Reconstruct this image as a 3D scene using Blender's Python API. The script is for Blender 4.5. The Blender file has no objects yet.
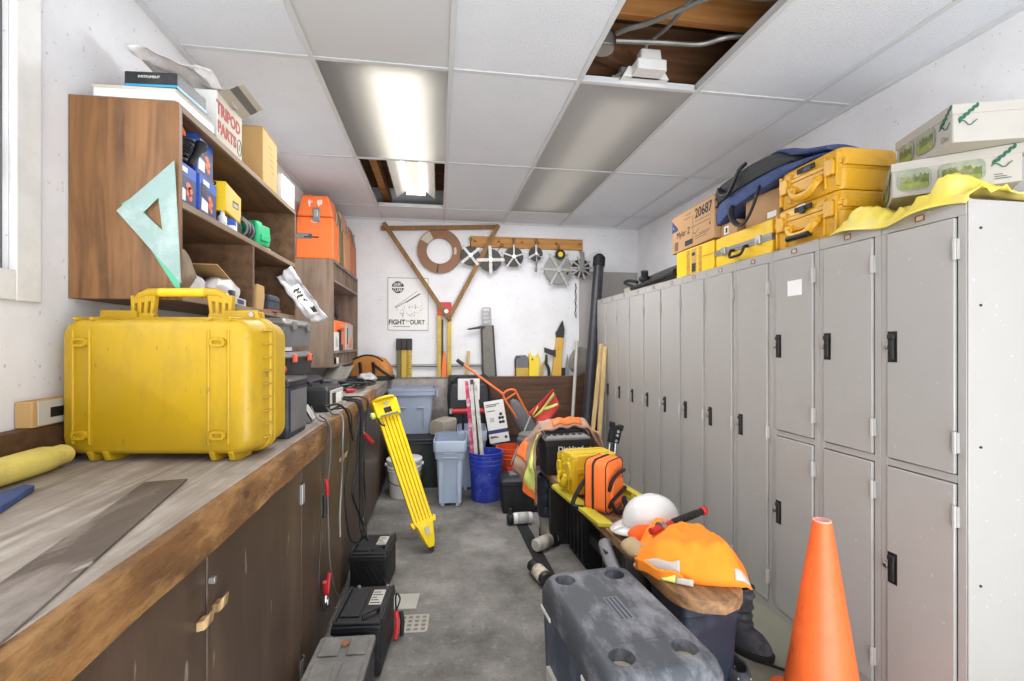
import bpy, bmesh, math, random
from mathutils import Vector, Matrix, noise
PI = math.pi
R = math.radians
random.seed(7)
SC = bpy.context.scene
COL = SC.collection

# ------------------------------------------------------------------ camera
# room axes: X across (left wall -1.12, right wall 2.22), Y into the room (back wall 5.03), Z up
YAW = math.atan(74 / 472)
cd = bpy.data.cameras.new('camera')
cd.sensor_fit = 'HORIZONTAL'; cd.sensor_width = 36.0
cd.lens = 36.0 * 472 / 1024
cd.shift_y = 3.5 / 1024
cd.clip_start = 0.02
cam = bpy.data.objects.new('camera', cd); COL.objects.link(cam)
cam.location = (0, 0, 1.30)
cam.rotation_euler = (R(90), 0, -YAW)
SC.camera = cam
# ------------------------------------------------------------------ view, world, lights
SC.view_settings.view_transform = 'Standard'
SC.view_settings.look = 'None'
SC.view_settings.gamma = 1.0
SC.view_settings.use_curve_mapping = False
SC.view_settings.exposure = 0.27
SC.cycles.use_denoising = True
SC.cycles.max_bounces = 10
SC.cycles.diffuse_bounces = 6
SC.cycles.sample_clamp_indirect = 8.0
wd = bpy.data.worlds.new('daylight'); SC.world = wd; wd.use_nodes = True
wn = wd.node_tree.nodes; bgn = wn['Background']
bgn.inputs[0].default_value = (0.93, 0.96, 1.0, 1); bgn.inputs[1].default_value = 1.25

def area(name, loc, rot, sx, sy, power, col=(1, 1, 1)):
    l = bpy.data.lights.new(name, 'AREA'); l.shape = 'RECTANGLE'; l.size = sx; l.size_y = sy
    l.energy = power; l.color = col
    o = bpy.data.objects.new(name, l); o.location = loc; o.rotation_euler = rot; COL.objects.link(o)
    return o
area('rear_fill', (0.55, -1.55, 1.35), (R(90), 0, 0), 3.0, 2.3, 33, (0.97, 0.98, 1.0))  # added fill behind the camera, where the room is left open
area('upward_fill', (0.55, -1.5, .25), (R(128), 0, 0), 3.0, .5, 74, (0.94, 0.97, 1.0))  # added low fill aimed upwards to brighten the ceiling
area('daylight_through_window', (-1.20, 0.85, 1.9), (0, R(-90), 0), 0.85, 1.1, 10, (0.97, 0.98, 1.0))
area('overhead_rear_fill', (0.7, -0.6, 2.56), (0, 0, 0), 0.5, 1.1, 12, (1.0, 0.98, 0.96))  # added overhead fill behind the camera, evens out the room
area('light_below_milky_panel', (-.25, 2.83, 2.592), (0, 0, 0), 0.58, 1.1, 20, (0.98, 0.985, 1.0))
area('far_overhead_fill', (.75, 3.55, 2.592), (0, 0, 0), 1.1, 1.3, 27, (0.98, 0.985, 1.0))  # added fill under the ceiling that lifts the far end

# ------------------------------------------------------------------ helpers
def lin(h):
    h = h.lstrip('#'); o = []
    for i in (0, 2, 4):
        v = int(h[i:i + 2], 16) / 255
        o.append(v / 12.92 if v <= .04045 else ((v + .055) / 1.055) ** 2.4)
    return tuple(o) + (1.0,)

def mat(name, col, rough=.5, metal=0.0, var=.10, vs=5.0, bump=0.0, bs=60.0, dirt=None, da=.35, ds=4.0,
        stretch=(1, 1, 1), spec=.5, speck=None, sa=.30, ss=90.0, coat=0.0):
    """plain paint / plastic / timber with tonal variation, worn patches (dirt) and small marks (speck)"""
    m = bpy.data.materials.new(name); m.use_nodes = True
    nt = m.node_tree; N = nt.nodes; L = nt.links; b = N['Principled BSDF']
    c = lin(col) if isinstance(col, str) else col
    tc = N.new('ShaderNodeTexCoord'); mp = N.new('ShaderNodeMapping'); mp.inputs['Scale'].default_value = stretch
    L.new(tc.outputs['Object'], mp.inputs[0])
    def ns(scale, det=6, ro=.6):
        n = N.new('ShaderNodeTexNoise'); n.inputs['Scale'].default_value = scale
        n.inputs['Detail'].default_value = det; n.inputs['Roughness'].default_value = ro
        L.new(mp.outputs[0], n.inputs['Vector']); return n
    def mix(fac, a, bb):
        x = N.new('ShaderNodeMix'); x.data_type = 'RGBA'
        if hasattr(fac, 'links'): L.new(fac, x.inputs[0])
        else: x.inputs[0].default_value = fac
        for s, v in ((x.inputs[6], a), (x.inputs[7], bb)):
            if hasattr(v, 'links'): L.new(v, s)
            else: s.default_value = v
        return x.outputs[2]
    def ramp(src, lo, hi, amt=1.0):
        r = N.new('ShaderNodeMapRange'); L.new(src, r.inputs[0])
        r.inputs[1].default_value = lo; r.inputs[2].default_value = hi; r.inputs[4].default_value = amt
        return r.outputs[0]
    lo = tuple(v * (1 - var) for v in c[:3]) + (1,); hi = tuple(min(1, v * (1 + var)) for v in c[:3]) + (1,)
    out = mix(ramp(ns(vs).outputs[0], .3, .7), lo, hi)
    if dirt: out = mix(ramp(ns(ds, 10, .7).outputs[0], .48, .68, da), out, lin(dirt))
    if speck: out = mix(ramp(ns(ss, 2, .4).outputs[0], .71, .745, sa), out, lin(speck))
    L.new(out, b.inputs['Base Color'])
    b.inputs['Roughness'].default_value = rough; b.inputs['Metallic'].default_value = metal
    b.inputs['Specular IOR Level'].default_value = spec; b.inputs['Coat Weight'].default_value = coat
    if bump:
        bn = N.new('ShaderNodeBump'); bn.inputs['Strength'].default_value = bump; bn.inputs['Distance'].default_value = .01
        L.new(ns(bs, 5).outputs[0], bn.inputs['Height']); L.new(bn.outputs[0], b.inputs['Normal'])
    return m

def wood(name, a, bcol, rough=.6, along='Z', scale=3.0, bump=.15, wear=None, wa=.4):
    m = bpy.data.materials.new(name); m.use_nodes = True
    nt = m.node_tree; N = nt.nodes; L = nt.links; b = N['Principled BSDF']
    tc = N.new('ShaderNodeTexCoord'); mp = N.new('ShaderNodeMapping')
    st = {'X': (.08, 1, 1), 'Y': (1, .08, 1), 'Z': (1, 1, .08)}[along]
    mp.inputs['Scale'].default_value = st; L.new(tc.outputs['Object'], mp.inputs[0])
    n1 = N.new('ShaderNodeTexNoise'); n1.inputs['Scale'].default_value = scale * 9; n1.inputs['Detail'].default_value = 8
    n1.inputs['Distortion'].default_value = .6
    L.new(mp.outputs[0], n1.inputs['Vector'])
    cr = N.new('ShaderNodeValToRGB'); L.new(n1.outputs[0], cr.inputs[0])
    cr.color_ramp.elements[0].position = .32; cr.color_ramp.elements[1].position = .70
    cr.color_ramp.elements[0].color = lin(a); cr.color_ramp.elements[1].color = lin(bcol)
    out = cr.outputs[0]
    if wear:
        n2 = N.new('ShaderNodeTexNoise'); n2.inputs['Scale'].default_value = scale * 1.4; n2.inputs['Detail'].default_value = 9
        n2.inputs['Roughness'].default_value = .7
        L.new(tc.outputs['Object'], n2.inputs['Vector'])
        r = N.new('ShaderNodeMapRange'); L.new(n2.outputs[0], r.inputs[0])
        r.inputs[1].default_value = .42; r.inputs[2].default_value = .66; r.inputs[4].default_value = wa
        x = N.new('ShaderNodeMix'); x.data_type = 'RGBA'; L.new(r.outputs[0], x.inputs[0]); L.new(out, x.inputs[6]); x.inputs[7].default_value = lin(wear)
        out = x.outputs[2]
    L.new(out, b.inputs['Base Color']); b.inputs['Roughness'].default_value = rough
    bn = N.new('ShaderNodeBump'); bn.inputs['Strength'].default_value = bump; bn.inputs['Distance'].default_value = .004
    L.new(n1.outputs[0], bn.inputs['Height']); L.new(bn.outputs[0], b.inputs['Normal'])
    return m

def glow(name, col, s):
    m = bpy.data.materials.new(name); m.use_nodes = True; b = m.node_tree.nodes['Principled BSDF']
    b.inputs['Base Color'].default_value = lin(col); b.inputs['Emission Color'].default_value = lin(col)
    b.inputs['Emission Strength'].default_value = s
    return m

def frame_of(o):
    """world matrix of an object from its own and its parents' transforms"""
    mm = Matrix.Identity(4)
    while o is not None:
        mm = o.matrix_basis @ mm; o = o.parent
    return mm

def spline(pts, k=6, closed=False):
    P = [Vector(p) for p in pts]; n = len(P)
    if n < 3: return P
    out = []
    rng = n if closed else n - 1
    for i in range(rng):
        p1, p2 = P[i], P[(i + 1) % n]
        p0 = P[i - 1] if (closed or i > 0) else p1 * 2 - p2
        p3 = P[(i + 2) % n] if (closed or i + 2 < n) else p2 * 2 - p1
        for j in range(k):
            t = j / k
            out.append(.5 * ((2 * p1) + (p2 - p0) * t + (2 * p0 - 5 * p1 + 4 * p2 - p3) * t * t + (3 * p1 - p0 - 3 * p2 + p3) * t ** 3))
    if not closed: out.append(P[-1])
    return out

def rrect(w, h, r, n=4):
    """rounded rectangle outline, centred, as 2-D points"""
    r = min(r, w / 2 - 1e-4, h / 2 - 1e-4); o = []
    for cx, cy, a0 in ((w / 2 - r, h / 2 - r, 0), (-w / 2 + r, h / 2 - r, 90), (-w / 2 + r, -h / 2 + r, 180), (w / 2 - r, -h / 2 + r, 270)):
        for i in range(n + 1):
            a = R(a0 + 90 * i / n); o.append((cx + r * math.cos(a), cy + r * math.sin(a)))
    return o

class M:
    """collects shapes and links them as ONE mesh object"""
    def __init__(s): s.v = []; s.f = []; s.x = Matrix.Identity(4)
    def add(s, vs, fs):
        k = len(s.v); s.v += [s.x @ Vector(v) for v in vs]; s.f += [tuple(i + k for i in f) for f in fs]; return s
    def at(s, loc=(0, 0, 0), rz=0, rx=0, ry=0):
        s.x = Matrix.Translation(loc) @ Matrix.Rotation(rz, 4, 'Z') @ Matrix.Rotation(ry, 4, 'Y') @ Matrix.Rotation(rx, 4, 'X'); return s
    def bb(s, x0, x1, y0, y1, z0, z1):
        return s.add([(x0, y0, z0), (x1, y0, z0), (x1, y1, z0), (x0, y1, z0), (x0, y0, z1), (x1, y0, z1), (x1, y1, z1), (x0, y1, z1)],
                     [(0, 3, 2, 1), (4, 5, 6, 7), (0, 1, 5, 4), (1, 2, 6, 5), (2, 3, 7, 6), (3, 0, 4, 7)])
    def box(s, c, d):
        return s.bb(c[0] - d[0] / 2, c[0] + d[0] / 2, c[1] - d[1] / 2, c[1] + d[1] / 2, c[2] - d[2] / 2, c[2] + d[2] / 2)
    def loft(s, rings, c0=True, c1=True, closed=True):
        n = len(rings[0]); vs = [p for r in rings for p in r]; fs = []
        for i in range(len(rings) - 1):
            for j in range(n if closed else n - 1):
                a, b_ = i * n + j, i * n + (j + 1) % n
                fs.append((a, b_, b_ + n, a + n))
        if c0: fs.append(tuple(range(n - 1, -1, -1)))
        if c1: fs.append(tuple((len(rings) - 1) * n + j for j in range(n)))
        return s.add(vs, fs)
    def rloft(s, secs, c0=True, c1=True, n=4, axis='Z'):
        """secs: (pos, w, h, r[, dx, dy]) rounded rectangles stacked along an axis"""
        rings = []
        for q in secs:
            z, w, h, r = q[:4]; dx, dy = (q[4], q[5]) if len(q) > 4 else (0, 0)
            pts = rrect(w, h, r, n)
            if axis == 'Z': rings.append([(x + dx, y + dy, z) for x, y in pts])
            elif axis == 'Y': rings.append([(-x + dx, z, y + dy) for x, y in pts])
            else: rings.append([(z, x + dx, y + dy) for x, y in pts])
        return s.loft(rings, c0, c1)
    def lathe(s, prof, n=28, c=(0, 0), c0=True, c1=True):
        return s.loft([[(c[0] + r * math.cos(2 * PI * j / n), c[1] + r * math.sin(2 * PI * j / n), z) for j in range(n)] for r, z in prof], c0, c1)
    def cyl(s, p0, p1, r0, r1=None, n=16, c0=True, c1=True):
        r1 = r0 if r1 is None else r1
        p0, p1 = Vector(p0), Vector(p1); d = (p1 - p0).normalized()
        u = d.orthogonal().normalized(); w = d.cross(u)
        rg = lambda p, r: [p + u * r * math.cos(2 * PI * j / n) + w * r * math.sin(2 * PI * j / n) for j in range(n)]
        return s.loft([rg(p0, r0), rg(p1, r1)], c0, c1)
    def bar(s, p0, p1, a, b_=None, up=(0, 0, 1)):
        """rectangular bar from p0 to p1; a = width across, b_ = thickness along up"""
        b_ = a if b_ is None else b_
        p0, p1 = Vector(p0), Vector(p1); d = (p1 - p0).normalized(); up = Vector(up)
        if abs(d.dot(up)) > .99: up = Vector((0, 1, 0))
        u = d.cross(up).normalized(); w = u.cross(d)
        rg = lambda p: [p + u * a / 2 * i + w * b_ / 2 * j for i, j in ((-1, -1), (1, -1), (1, 1), (-1, 1))]
        return s.loft([rg(p0), rg(p1)])
    def tube(s, pts, r, n=8, k=6, closed=False, smooth=True, flat=1.0):
        P = spline(pts, k, closed) if smooth else [Vector(p) for p in pts]
        rings = []; u = None; m = len(P)
        for i, p in enumerate(P):
            a = P[(i - 1) % m] if (closed or i > 0) else p
            b_ = P[(i + 1) % m] if (closed or i < m - 1) else p
            d = (b_ - a).normalized()
            u = d.orthogonal().normalized() if u is None else (u - d * u.dot(d)).normalized()
            w = d.cross(u); rr = r(i / max(1, m - 1)) if callable(r) else r
            rings.append([p + u * rr * math.cos(2 * PI * j / n) + w * rr * flat * math.sin(2 * PI * j / n) for j in range(n)])
        if closed: rings.append(rings[0])
        return s.loft(rings, not closed, not closed)
    def prism(s, poly, axis, a0, a1):
        """extrude a 2-D outline; axis X: (y,z), Y: (x,z), Z: (x,y)"""
        f = {'X': lambda p, a: (a, p[0], p[1]), 'Y': lambda p, a: (p[0], a, p[1]), 'Z': lambda p, a: (p[0], p[1], a)}[axis]
        return s.loft([[f(p, a0) for p in poly], [f(p, a1) for p in poly]])
    def ball(s, c, r, n=14, m=9):
        r = (r, r, r) if not hasattr(r, '__len__') else r
        return s.loft([[(c[0] + r[0] * math.sin(t) * math.cos(2 * PI * j / n), c[1] + r[1] * math.sin(t) * math.sin(2 * PI * j / n), c[2] - r[2] * math.cos(t)) for j in range(n)]
                       for t in [PI * max(.02, min(.98, i / m)) for i in range(m + 1)]])
    def grid(s, nx, ny, f):
        vs = [f(i / nx, j / ny) for j in range(ny + 1) for i in range(nx + 1)]
        fs = [(j * (nx + 1) + i, j * (nx + 1) + i + 1, (j + 1) * (nx + 1) + i + 1, (j + 1) * (nx + 1) + i) for j in range(ny) for i in range(nx)]
        return s.add(vs, fs)
    def jitter(s, amp, sc, seed=0.0, zmin=None):
        for v in s.v:
            d = noise.noise_vector(v * sc + Vector((seed, seed * 1.7, seed * .3))) * amp
            v += d
            if zmin is not None and v.z < zmin: v.z = zmin
        return s
    def build(s, name, m, parent=None, w=False, bev=0.0, seg=2, flat=False, sub=0, solid=0.0, angle=38, at=None):
        vs = s.v; loc = Vector((0, 0, 0))
        if w and parent is not None:
            inv = frame_of(parent).inverted(); vs = [inv @ v for v in vs]
        elif parent is None:
            if at is not None: loc = Vector(at)
            else:
                xs, ys, zs = zip(*[tuple(v) for v in vs])
                loc = Vector(((min(xs) + max(xs)) / 2, (min(ys) + max(ys)) / 2, min(zs)))
            vs = [v - loc for v in vs]
        me = bpy.data.meshes.new(name); me.from_pydata([tuple(v) for v in vs], [], s.f)
        b_ = bmesh.new(); b_.from_mesh(me); bmesh.ops.recalc_face_normals(b_, faces=b_.faces); b_.to_mesh(me); b_.free()
        if not flat:
            me.polygons.foreach_set('use_smooth', [True] * len(me.polygons)); me.set_sharp_from_angle(angle=R(angle))
        me.materials.append(m)
        o = bpy.data.objects.new(name, me); COL.objects.link(o); o.location = loc
        if parent is not None: o.parent = parent
        if solid:
            q = o.modifiers.new('thickness', 'SOLIDIFY'); q.thickness = solid; q.offset = 0
        if bev:
            q = o.modifiers.new('edges', 'BEVEL'); q.width = bev; q.segments = seg; q.limit_method = 'ANGLE'; q.angle_limit = R(40)
        if sub:
            q = o.modifiers.new('smooth', 'SUBSURF'); q.levels = sub; q.render_levels = sub
        return o

def tag(o, label, cat, group=None, kind=None):
    o['label'] = label; o['category'] = cat
    if group: o['group'] = group
    if kind: o['kind'] = kind
    return o
def thing(name, label, cat, loc=(0, 0, 0), rz=0, group=None):
    o = bpy.data.objects.new(name, None); COL.objects.link(o); o.empty_display_size = .05
    o.location = loc; o.rotation_euler = (0, 0, rz)
    return tag(o, label, cat, group)
def struct(o, lab=None):
    o['kind'] = 'structure'
    if lab: o['label'] = lab
    return o
def copy_tree(o, parent=None):
    c = o.copy(); COL.objects.link(c); c.parent = parent
    for ch in list(o.children): copy_tree(ch, c)
    return c
def text(s, size, m, parent, o, right, up, name='lettering', w=False, align='CENTER', ext=.0004, sx=1.0, bold=0.0):
    """lettering laid on a surface: o = centre, right and up = directions of the writing"""
    cu = bpy.data.curves.new(name, 'FONT'); cu.body = s; cu.size = size; cu.align_x = align; cu.align_y = 'CENTER'; cu.extrude = ext; cu.offset = bold
    cu.resolution_u = 3
    t = bpy.data.objects.new(name, cu); COL.objects.link(t)
    dg = bpy.context.evaluated_depsgraph_get(); dg.update()
    me = bpy.data.meshes.new_from_object(t.evaluated_get(dg)); bpy.data.objects.remove(t)
    r_, u_ = Vector(right).normalized(), Vector(up).normalized(); n_ = r_.cross(u_).normalized()
    mm = Matrix((r_ * sx, u_, n_)).transposed().to_4x4(); mm.translation = Vector(o)
    if w and parent is not None: mm = frame_of(parent).inverted() @ mm
    me.transform(mm); me.materials.clear(); me.materials.append(m); me.name = name
    ob = bpy.data.objects.new(name, me); COL.objects.link(ob)
    if parent is not None: ob.parent = parent
    return ob
def smoothstep(t): t = max(0, min(1, t)); return t * t * (3 - 2 * t)
def pebble(p, sc, amp, seed=0): return noise.noise(Vector(p) * sc + Vector((seed, seed, seed))) * amp

# ------------------------------------------------------------------ materials
W = dict(
 wall=mat('wall_paint', '#e5e5e7', .75, var=.03, vs=2, bump=.05, bs=120, dirt='#c2bfbd', da=.30, ds=1.6, speck='#77706a', sa=.4, ss=60),
 wall_grey=mat('bare_wallboard', '#a5a19d', .8, var=.04, vs=2),
 tile=mat('ceiling_tile', '#e2e5ea', .85, var=.03, vs=3, bump=.5, bs=140, speck='#7d7c7c', sa=.75, ss=130),
 tbar=mat('ceiling_grid_paint', '#d0d1d2', .5, var=.03),
 locker=mat('locker_paint', '#a8a5a1', .30, var=.03, vs=3, dirt='#98938d', da=.25, ds=3, speck='#dddad6', sa=.3, ss=55),
 dark=mat('black_plastic', '#1b1c20', .5, var=.15, vs=8, dirt='#4a4a4c', da=.35, ds=6),
 black=mat('black_matte', '#131316', .6, var=.1),
 navy=mat('navy_plastic', '#232938', .5, var=.15, dirt='#5a6070', da=.4, ds=7),
 rubber=mat('rubber', '#191919', .8, var=.15),
 chrome=mat('bright_metal', '#c4c4c4', .3, 1.0, var=.08),
 steel=mat('dull_metal', '#8f8e8b', .45, .7, var=.15, dirt='#5d5852', da=.3),
 iron=mat('dark_metal', '#3a3835', .5, .5, var=.2),
 white=mat('white_plastic', '#e2e1de', .4, var=.04, dirt='#b5b0a8', da=.3, ds=6),
 paper=mat('white_paper', '#e8e7e4', .7, var=.03),
 ink=mat('black_ink', '#1c1c1e', .7, var=.05),
 redink=mat('red_marker', '#a33a34', .7, var=.1),
 yel=mat('yellow_case_plastic', '#c29c14', .45, var=.05, vs=4, dirt='#8f7a36', da=.6, ds=4.2, stretch=(1.3, 1, .55), speck='#6e6532', sa=.5, ss=48),
 yel2=mat('old_yellow_case_plastic', '#dca624', .42, var=.06, vs=4, dirt='#a8842a', da=.5, ds=6, speck='#6a5422', sa=.45, ss=50),
 yelpaint=mat('yellow_paint', '#edc21c', .4, var=.05, dirt='#b18f1f', da=.3, ds=9),
 tripod=mat('yellow_tripod_paint', '#f2d00c', .35, var=.05, dirt='#b59a10', da=.25, ds=14),
 orange=mat('orange_plastic', '#f07532', .5, var=.06, dirt='#a85f38', da=.35, ds=6),
 cone=mat('orange_cone_rubber', '#f26a2f', .45, var=.06, vs=6, dirt='#a84a25', da=.35, ds=9, speck='#7c4028', sa=.5, ss=45),
 orfab=mat('orange_hivis_cloth', '#ff8d1e', .85, var=.05, bump=.15, bs=300),
 orbag=mat('orange_bag_cloth', '#ff7a33', .8, var=.05, bump=.25, bs=400),
 red=mat('red_paint', '#b9262a', .45, var=.08),
 lime=mat('lime_reflective', '#d9e67a', .6, var=.08),
 silver=mat('reflective_tape', '#b9b6ae', .5, var=.08),
 card=mat('cardboard', '#b58e64', .85, var=.06, vs=3, dirt='#96714b', da=.3, ds=3),
 tan=mat('tan_cardboard', '#b9945f', .85, var=.05, vs=3),
 cream=mat('cream_card', '#c2bbac', .8, var=.04, dirt='#b3a994', da=.35, ds=5),
 grey=mat('grey_tote_plastic', '#98a2b4', .5, var=.05, vs=3, dirt='#767e8d', da=.4, ds=5),
 lgrey=mat('pale_grey_plastic', '#a9b6c9', .45, var=.04, vs=3, dirt='#8790a0', da=.35, ds=5),
 mgrey=mat('mid_grey_plastic', '#67676a', .5, var=.08, dirt='#8a8884', da=.35, ds=6),
 dust=mat('dusty_grey', '#8b867e', .8, var=.12, vs=6, dirt='#5b5751', da=.5, ds=9),
 blue=mat('blue_plastic', '#2c3fae', .4, var=.06, dirt='#7480c0', da=.4, ds=10, speck='#c6cbe6', sa=.5, ss=40),
 royal=mat('blue_print', '#2a55b4', .55, var=.10, vs=8),
 navyprint=mat('navy_print', '#2b3666', .55, var=.15, vs=14),
 orbucket=mat('orange_bucket', '#e2551f', .45, var=.06, dirt='#a24a26', da=.35, ds=8),
 green=mat('green_plastic', '#1fae72', .4, var=.08),
 mint=mat('mint_acrylic', '#90aaa4', .35, var=.10, vs=4, dirt='#d3ddd8', da=.6, ds=5),
 teal=mat('green_acrylic', '#55b592', .35, var=.06),
 brown=mat('brown_cabinet_paint', '#46362a', .45, var=.16, vs=4, dirt='#6e5a46', da=.45, ds=5, stretch=(1, 1, .2), speck='#9a8d7d', sa=.5, ss=40),
 shelf=wood('stained_shelf_board', '#57391f', '#9a6c40', .55, 'Z', 3.2, .12, '#946c45', .30),
 shelfy=wood('stained_shelf_plank', '#523924', '#7d5c3f', .6, 'Y', 2.4, .08, '#88715a', .35),
 shelfe=wood('worn_shelf_edge', '#6d5640', '#9a8266', .65, 'Y', 3, .1, '#8f8272', .4),
 grain2=wood('old_bookcase_board', '#6a5444', '#947c68', .65, 'Z', 3, .12, '#8f7f70', .5),
 edge=mat('rough_chipped_timber', '#6f4a22', .75, var=.45, vs=16, bump=1.0, bs=45, dirt='#bd9158', da=.6, ds=12, stretch=(1, .35, 1), speck='#2e1d0e', sa=.7, ss=26),
 top=wood('worn_bench_top', '#7f756b', '#b4aaa0', .68, 'Y', 4, .25, '#75675a', .55),
 topdark=mat('worn_dark_board', '#564a41', .7, var=.25, vs=9, bump=.25, bs=90, dirt='#9c9289', da=.95, ds=5, stretch=(1, .35, 1), speck='#bdb4a9', sa=.5, ss=30),
 greyw=wood('weathered_board', '#6d6660', '#989087', .75, 'Y', 3, .2),
 ply=wood('brown_plywood', '#3f2a1c', '#664732', .6, 'X', 2.2, .1, '#775843', .3),
 lath=wood('lath_timber', '#71522b', '#96713f', .7, 'Z', 4, .1),
 pine=wood('pine_board', '#a36f2e', '#c9924a', .6, 'X', 3, .1),
 stake=wood('pale_stake', '#b5975f', '#d8bd86', .7, 'Z', 4, .1),
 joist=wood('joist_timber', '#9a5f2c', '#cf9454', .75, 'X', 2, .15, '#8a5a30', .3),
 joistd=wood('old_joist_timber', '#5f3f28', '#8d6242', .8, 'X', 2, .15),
 seat=wood('worn_bench_seat', '#54361f', '#a2764b', .7, 'Y', 4, .45, '#bfa383', .45),
 leather=mat('tan_canvas', '#b9793a', .8, var=.12, dirt='#7a4f28', da=.4, ds=8),
 vest=mat('dirty_vest_cloth', '#a58a78', .9, var=.12, vs=6, dirt='#d06a3a', da=.6, ds=5, bump=.2, bs=200),
 cooler=mat('dusty_cooler_plastic', '#44474d', .6, var=.12, vs=5, dirt='#96959a', da=.85, ds=5, stretch=(1.6, .7, 1), bump=.05, bs=60),
 coolerside=mat('slate_cooler_plastic', '#2d3a4e', .5, var=.12, vs=4, dirt='#7d8798', da=.75, ds=7, stretch=(1, 1, .4)),
 sponge=mat('stone_block', '#a49a8c', .9, var=.15, vs=10, bump=.5, bs=60),
 olive=mat('olive_paint', '#6c6846', .7, var=.12),
 straw=mat('yellow_rod_paint', '#c7a53c', .5, var=.12, dirt='#6e5c2a', da=.4, ds=9),
 foam=mat('yellow_foam', '#dccb6b', .8, var=.10, vs=6, dirt='#a8955a', da=.5, ds=7),
 tarp=mat('yellow_tarp', '#ead458', .75, var=.08, vs=6, dirt='#d9d3b0', da=.6, ds=4),
 denim=mat('blue_bag_cloth', '#3d4d7c', .8, var=.15, vs=10, dirt='#66719a', da=.4, ds=8, bump=.15, bs=200),
 charcoal=mat('charcoal_cloth', '#3a3b3d', .85, var=.10, bump=.15, bs=250),
 burlap=mat('dusty_sack', '#8a7a66', .95, var=.18, vs=12, bump=.5, bs=150),
 photo=mat('landscape_print', '#5d6830', .6, var=.4, vs=40, dirt='#aaa77a', da=.7, ds=22),
 hat=mat('white_hard_hat', '#d9d8d5', .25, var=.02, coat=.3),
)
# ------------------------------------------------------------------ room shell
def floor_mat():
    m = bpy.data.materials.new('concrete_floor'); m.use_nodes = True
    nt = m.node_tree; N = nt.nodes; L = nt.links; b = N['Principled BSDF']
    tc = N.new('ShaderNodeTexCoord')
    def ns(s, d, r, off=0):
        mp = N.new('ShaderNodeMapping'); mp.inputs['Location'].default_value = (off, off, 0); L.new(tc.outputs['Object'], mp.inputs[0])
        n = N.new('ShaderNodeTexNoise'); n.inputs['Scale'].default_value = s; n.inputs['Detail'].default_value = d; n.inputs['Roughness'].default_value = r
        L.new(mp.outputs[0], n.inputs['Vector']); return n.outputs[0]
    cr = N.new('ShaderNodeValToRGB'); L.new(ns(2.2, 12, .68), cr.inputs[0])
    e = cr.color_ramp.elements; e[0].position = .36; e[0].color = lin('#56534e'); e[1].position = .66; e[1].color = lin('#918d87')
    el = cr.color_ramp.elements.new(.5); el.color = lin('#73706b')
    def mx(fac, a, col):
        x = N.new('ShaderNodeMix'); x.data_type = 'RGBA'; L.new(fac, x.inputs[0]); L.new(a, x.inputs[6]); x.inputs[7].default_value = lin(col); return x.outputs[2]
    def rg(src, lo, hi, amt):
        r = N.new('ShaderNodeMapRange'); L.new(src, r.inputs[0]); r.inputs[1].default_value = lo; r.inputs[2].default_value = hi; r.inputs[4].default_value = amt; return r.outputs[0]
    out = mx(rg(ns(28, 8, .8, 3), .55, .68, .5), cr.outputs[0], '#aaa59d')
    out = mx(rg(ns(60, 4, .6, 9), .60, .66, .55), out, '#45423e')
    # greenish old paint that survives beside the lockers
    sx = N.new('ShaderNodeSeparateXYZ'); L.new(tc.outputs['Object'], sx.inputs[0])
    a = N.new('ShaderNodeMath'); a.operation = 'MULTIPLY_ADD'; L.new(ns(3, 8, .7, 5), a.inputs[0]); a.inputs[1].default_value = .7; L.new(sx.outputs[0], a.inputs[2])
    out = mx(rg(a.outputs[0], .86, 1.05, .7), out, '#84846f')
    L.new(out, b.inputs['Base Color']); b.inputs['Roughness'].default_value = .75
    bn = N.new('ShaderNodeBump'); bn.inputs['Strength'].default_value = .25; bn.inputs['Distance'].default_value = .005
    L.new(ns(50, 8, .7), bn.inputs['Height']); L.new(bn.outputs[0], b.inputs['Normal'])
    return m
XL, XR, YB, YN, ZC = -1.12, 2.22, 5.03, -1.6, 2.60
struct(M().bb(XL - .15, XR + .15, YN, YB + .15, -.1, 0).build('floor', floor_mat(), at=(.55, 0, 0)))
struct(M().bb(XL - .12, XR + .12, YB, YB + .12, 0, 3.1).build('wall_back', W['wall']))
struct(M().bb(XR, XR + .12, YN, YB, 0, 3.1).build('wall_right', W['wall']))
wl = M()   # left wall with the window opening: y .30 .. 1.47, z 1.50 .. 2.36
WY0, WY1, WZ0, WZ1 = .35, 1.435, 1.495, 2.40
wl.bb(XL - .12, XL, YN, WY0, 0, 3.1).bb(XL - .12, XL, WY1, YB, 0, 3.1).bb(XL - .12, XL, WY0, WY1, 0, WZ0).bb(XL - .12, XL, WY0, WY1, WZ1, 3.1)
struct(wl.build('wall_left', W['wall']))
# bare grey wallboard on the back wall, right of the white sheet
struct(M().bb(1.535, 2.215, YB - .008, YB, .95, 2.10).build('trim_1', W['wall_grey']), 'bare grey wallboard beside the white sheet')
# brown plywood dado with a ledge, and the bare block part of the wall left of it
struct(M().bb(.10, XR, 4.93, 4.95, 0, .955).build('trim_2', W['ply'], bev=.002), 'brown plywood dado below the ledge')
struct(M().bb(-.62, .10, 4.94, 4.955, 0, .94).build('trim_3', mat('limewashed_block', '#b3aba5', .9, var=.12, vs=14, dirt='#7d7068', da=.6, ds=12, bump=.6, bs=40)), 'rough pale masonry below the ledge')
struct(M().bb(-.62, XR, 4.935, YB, .940, .956).build('trim_4', W['greyw'], bev=.002), 'narrow dusty timber ledge')
# corner strip where the wall meets the ceiling on the left and right
struct(M().bb(XL, XL + .02, YN, YB, ZC - .02, ZC).bb(XR - .02, XR, YN, YB, ZC - .02, ZC).bb(XL, XR, YB - .02, YB, ZC - .016, ZC).build('trim_5', W['tbar']), 'wall angle of the ceiling grid')

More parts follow.
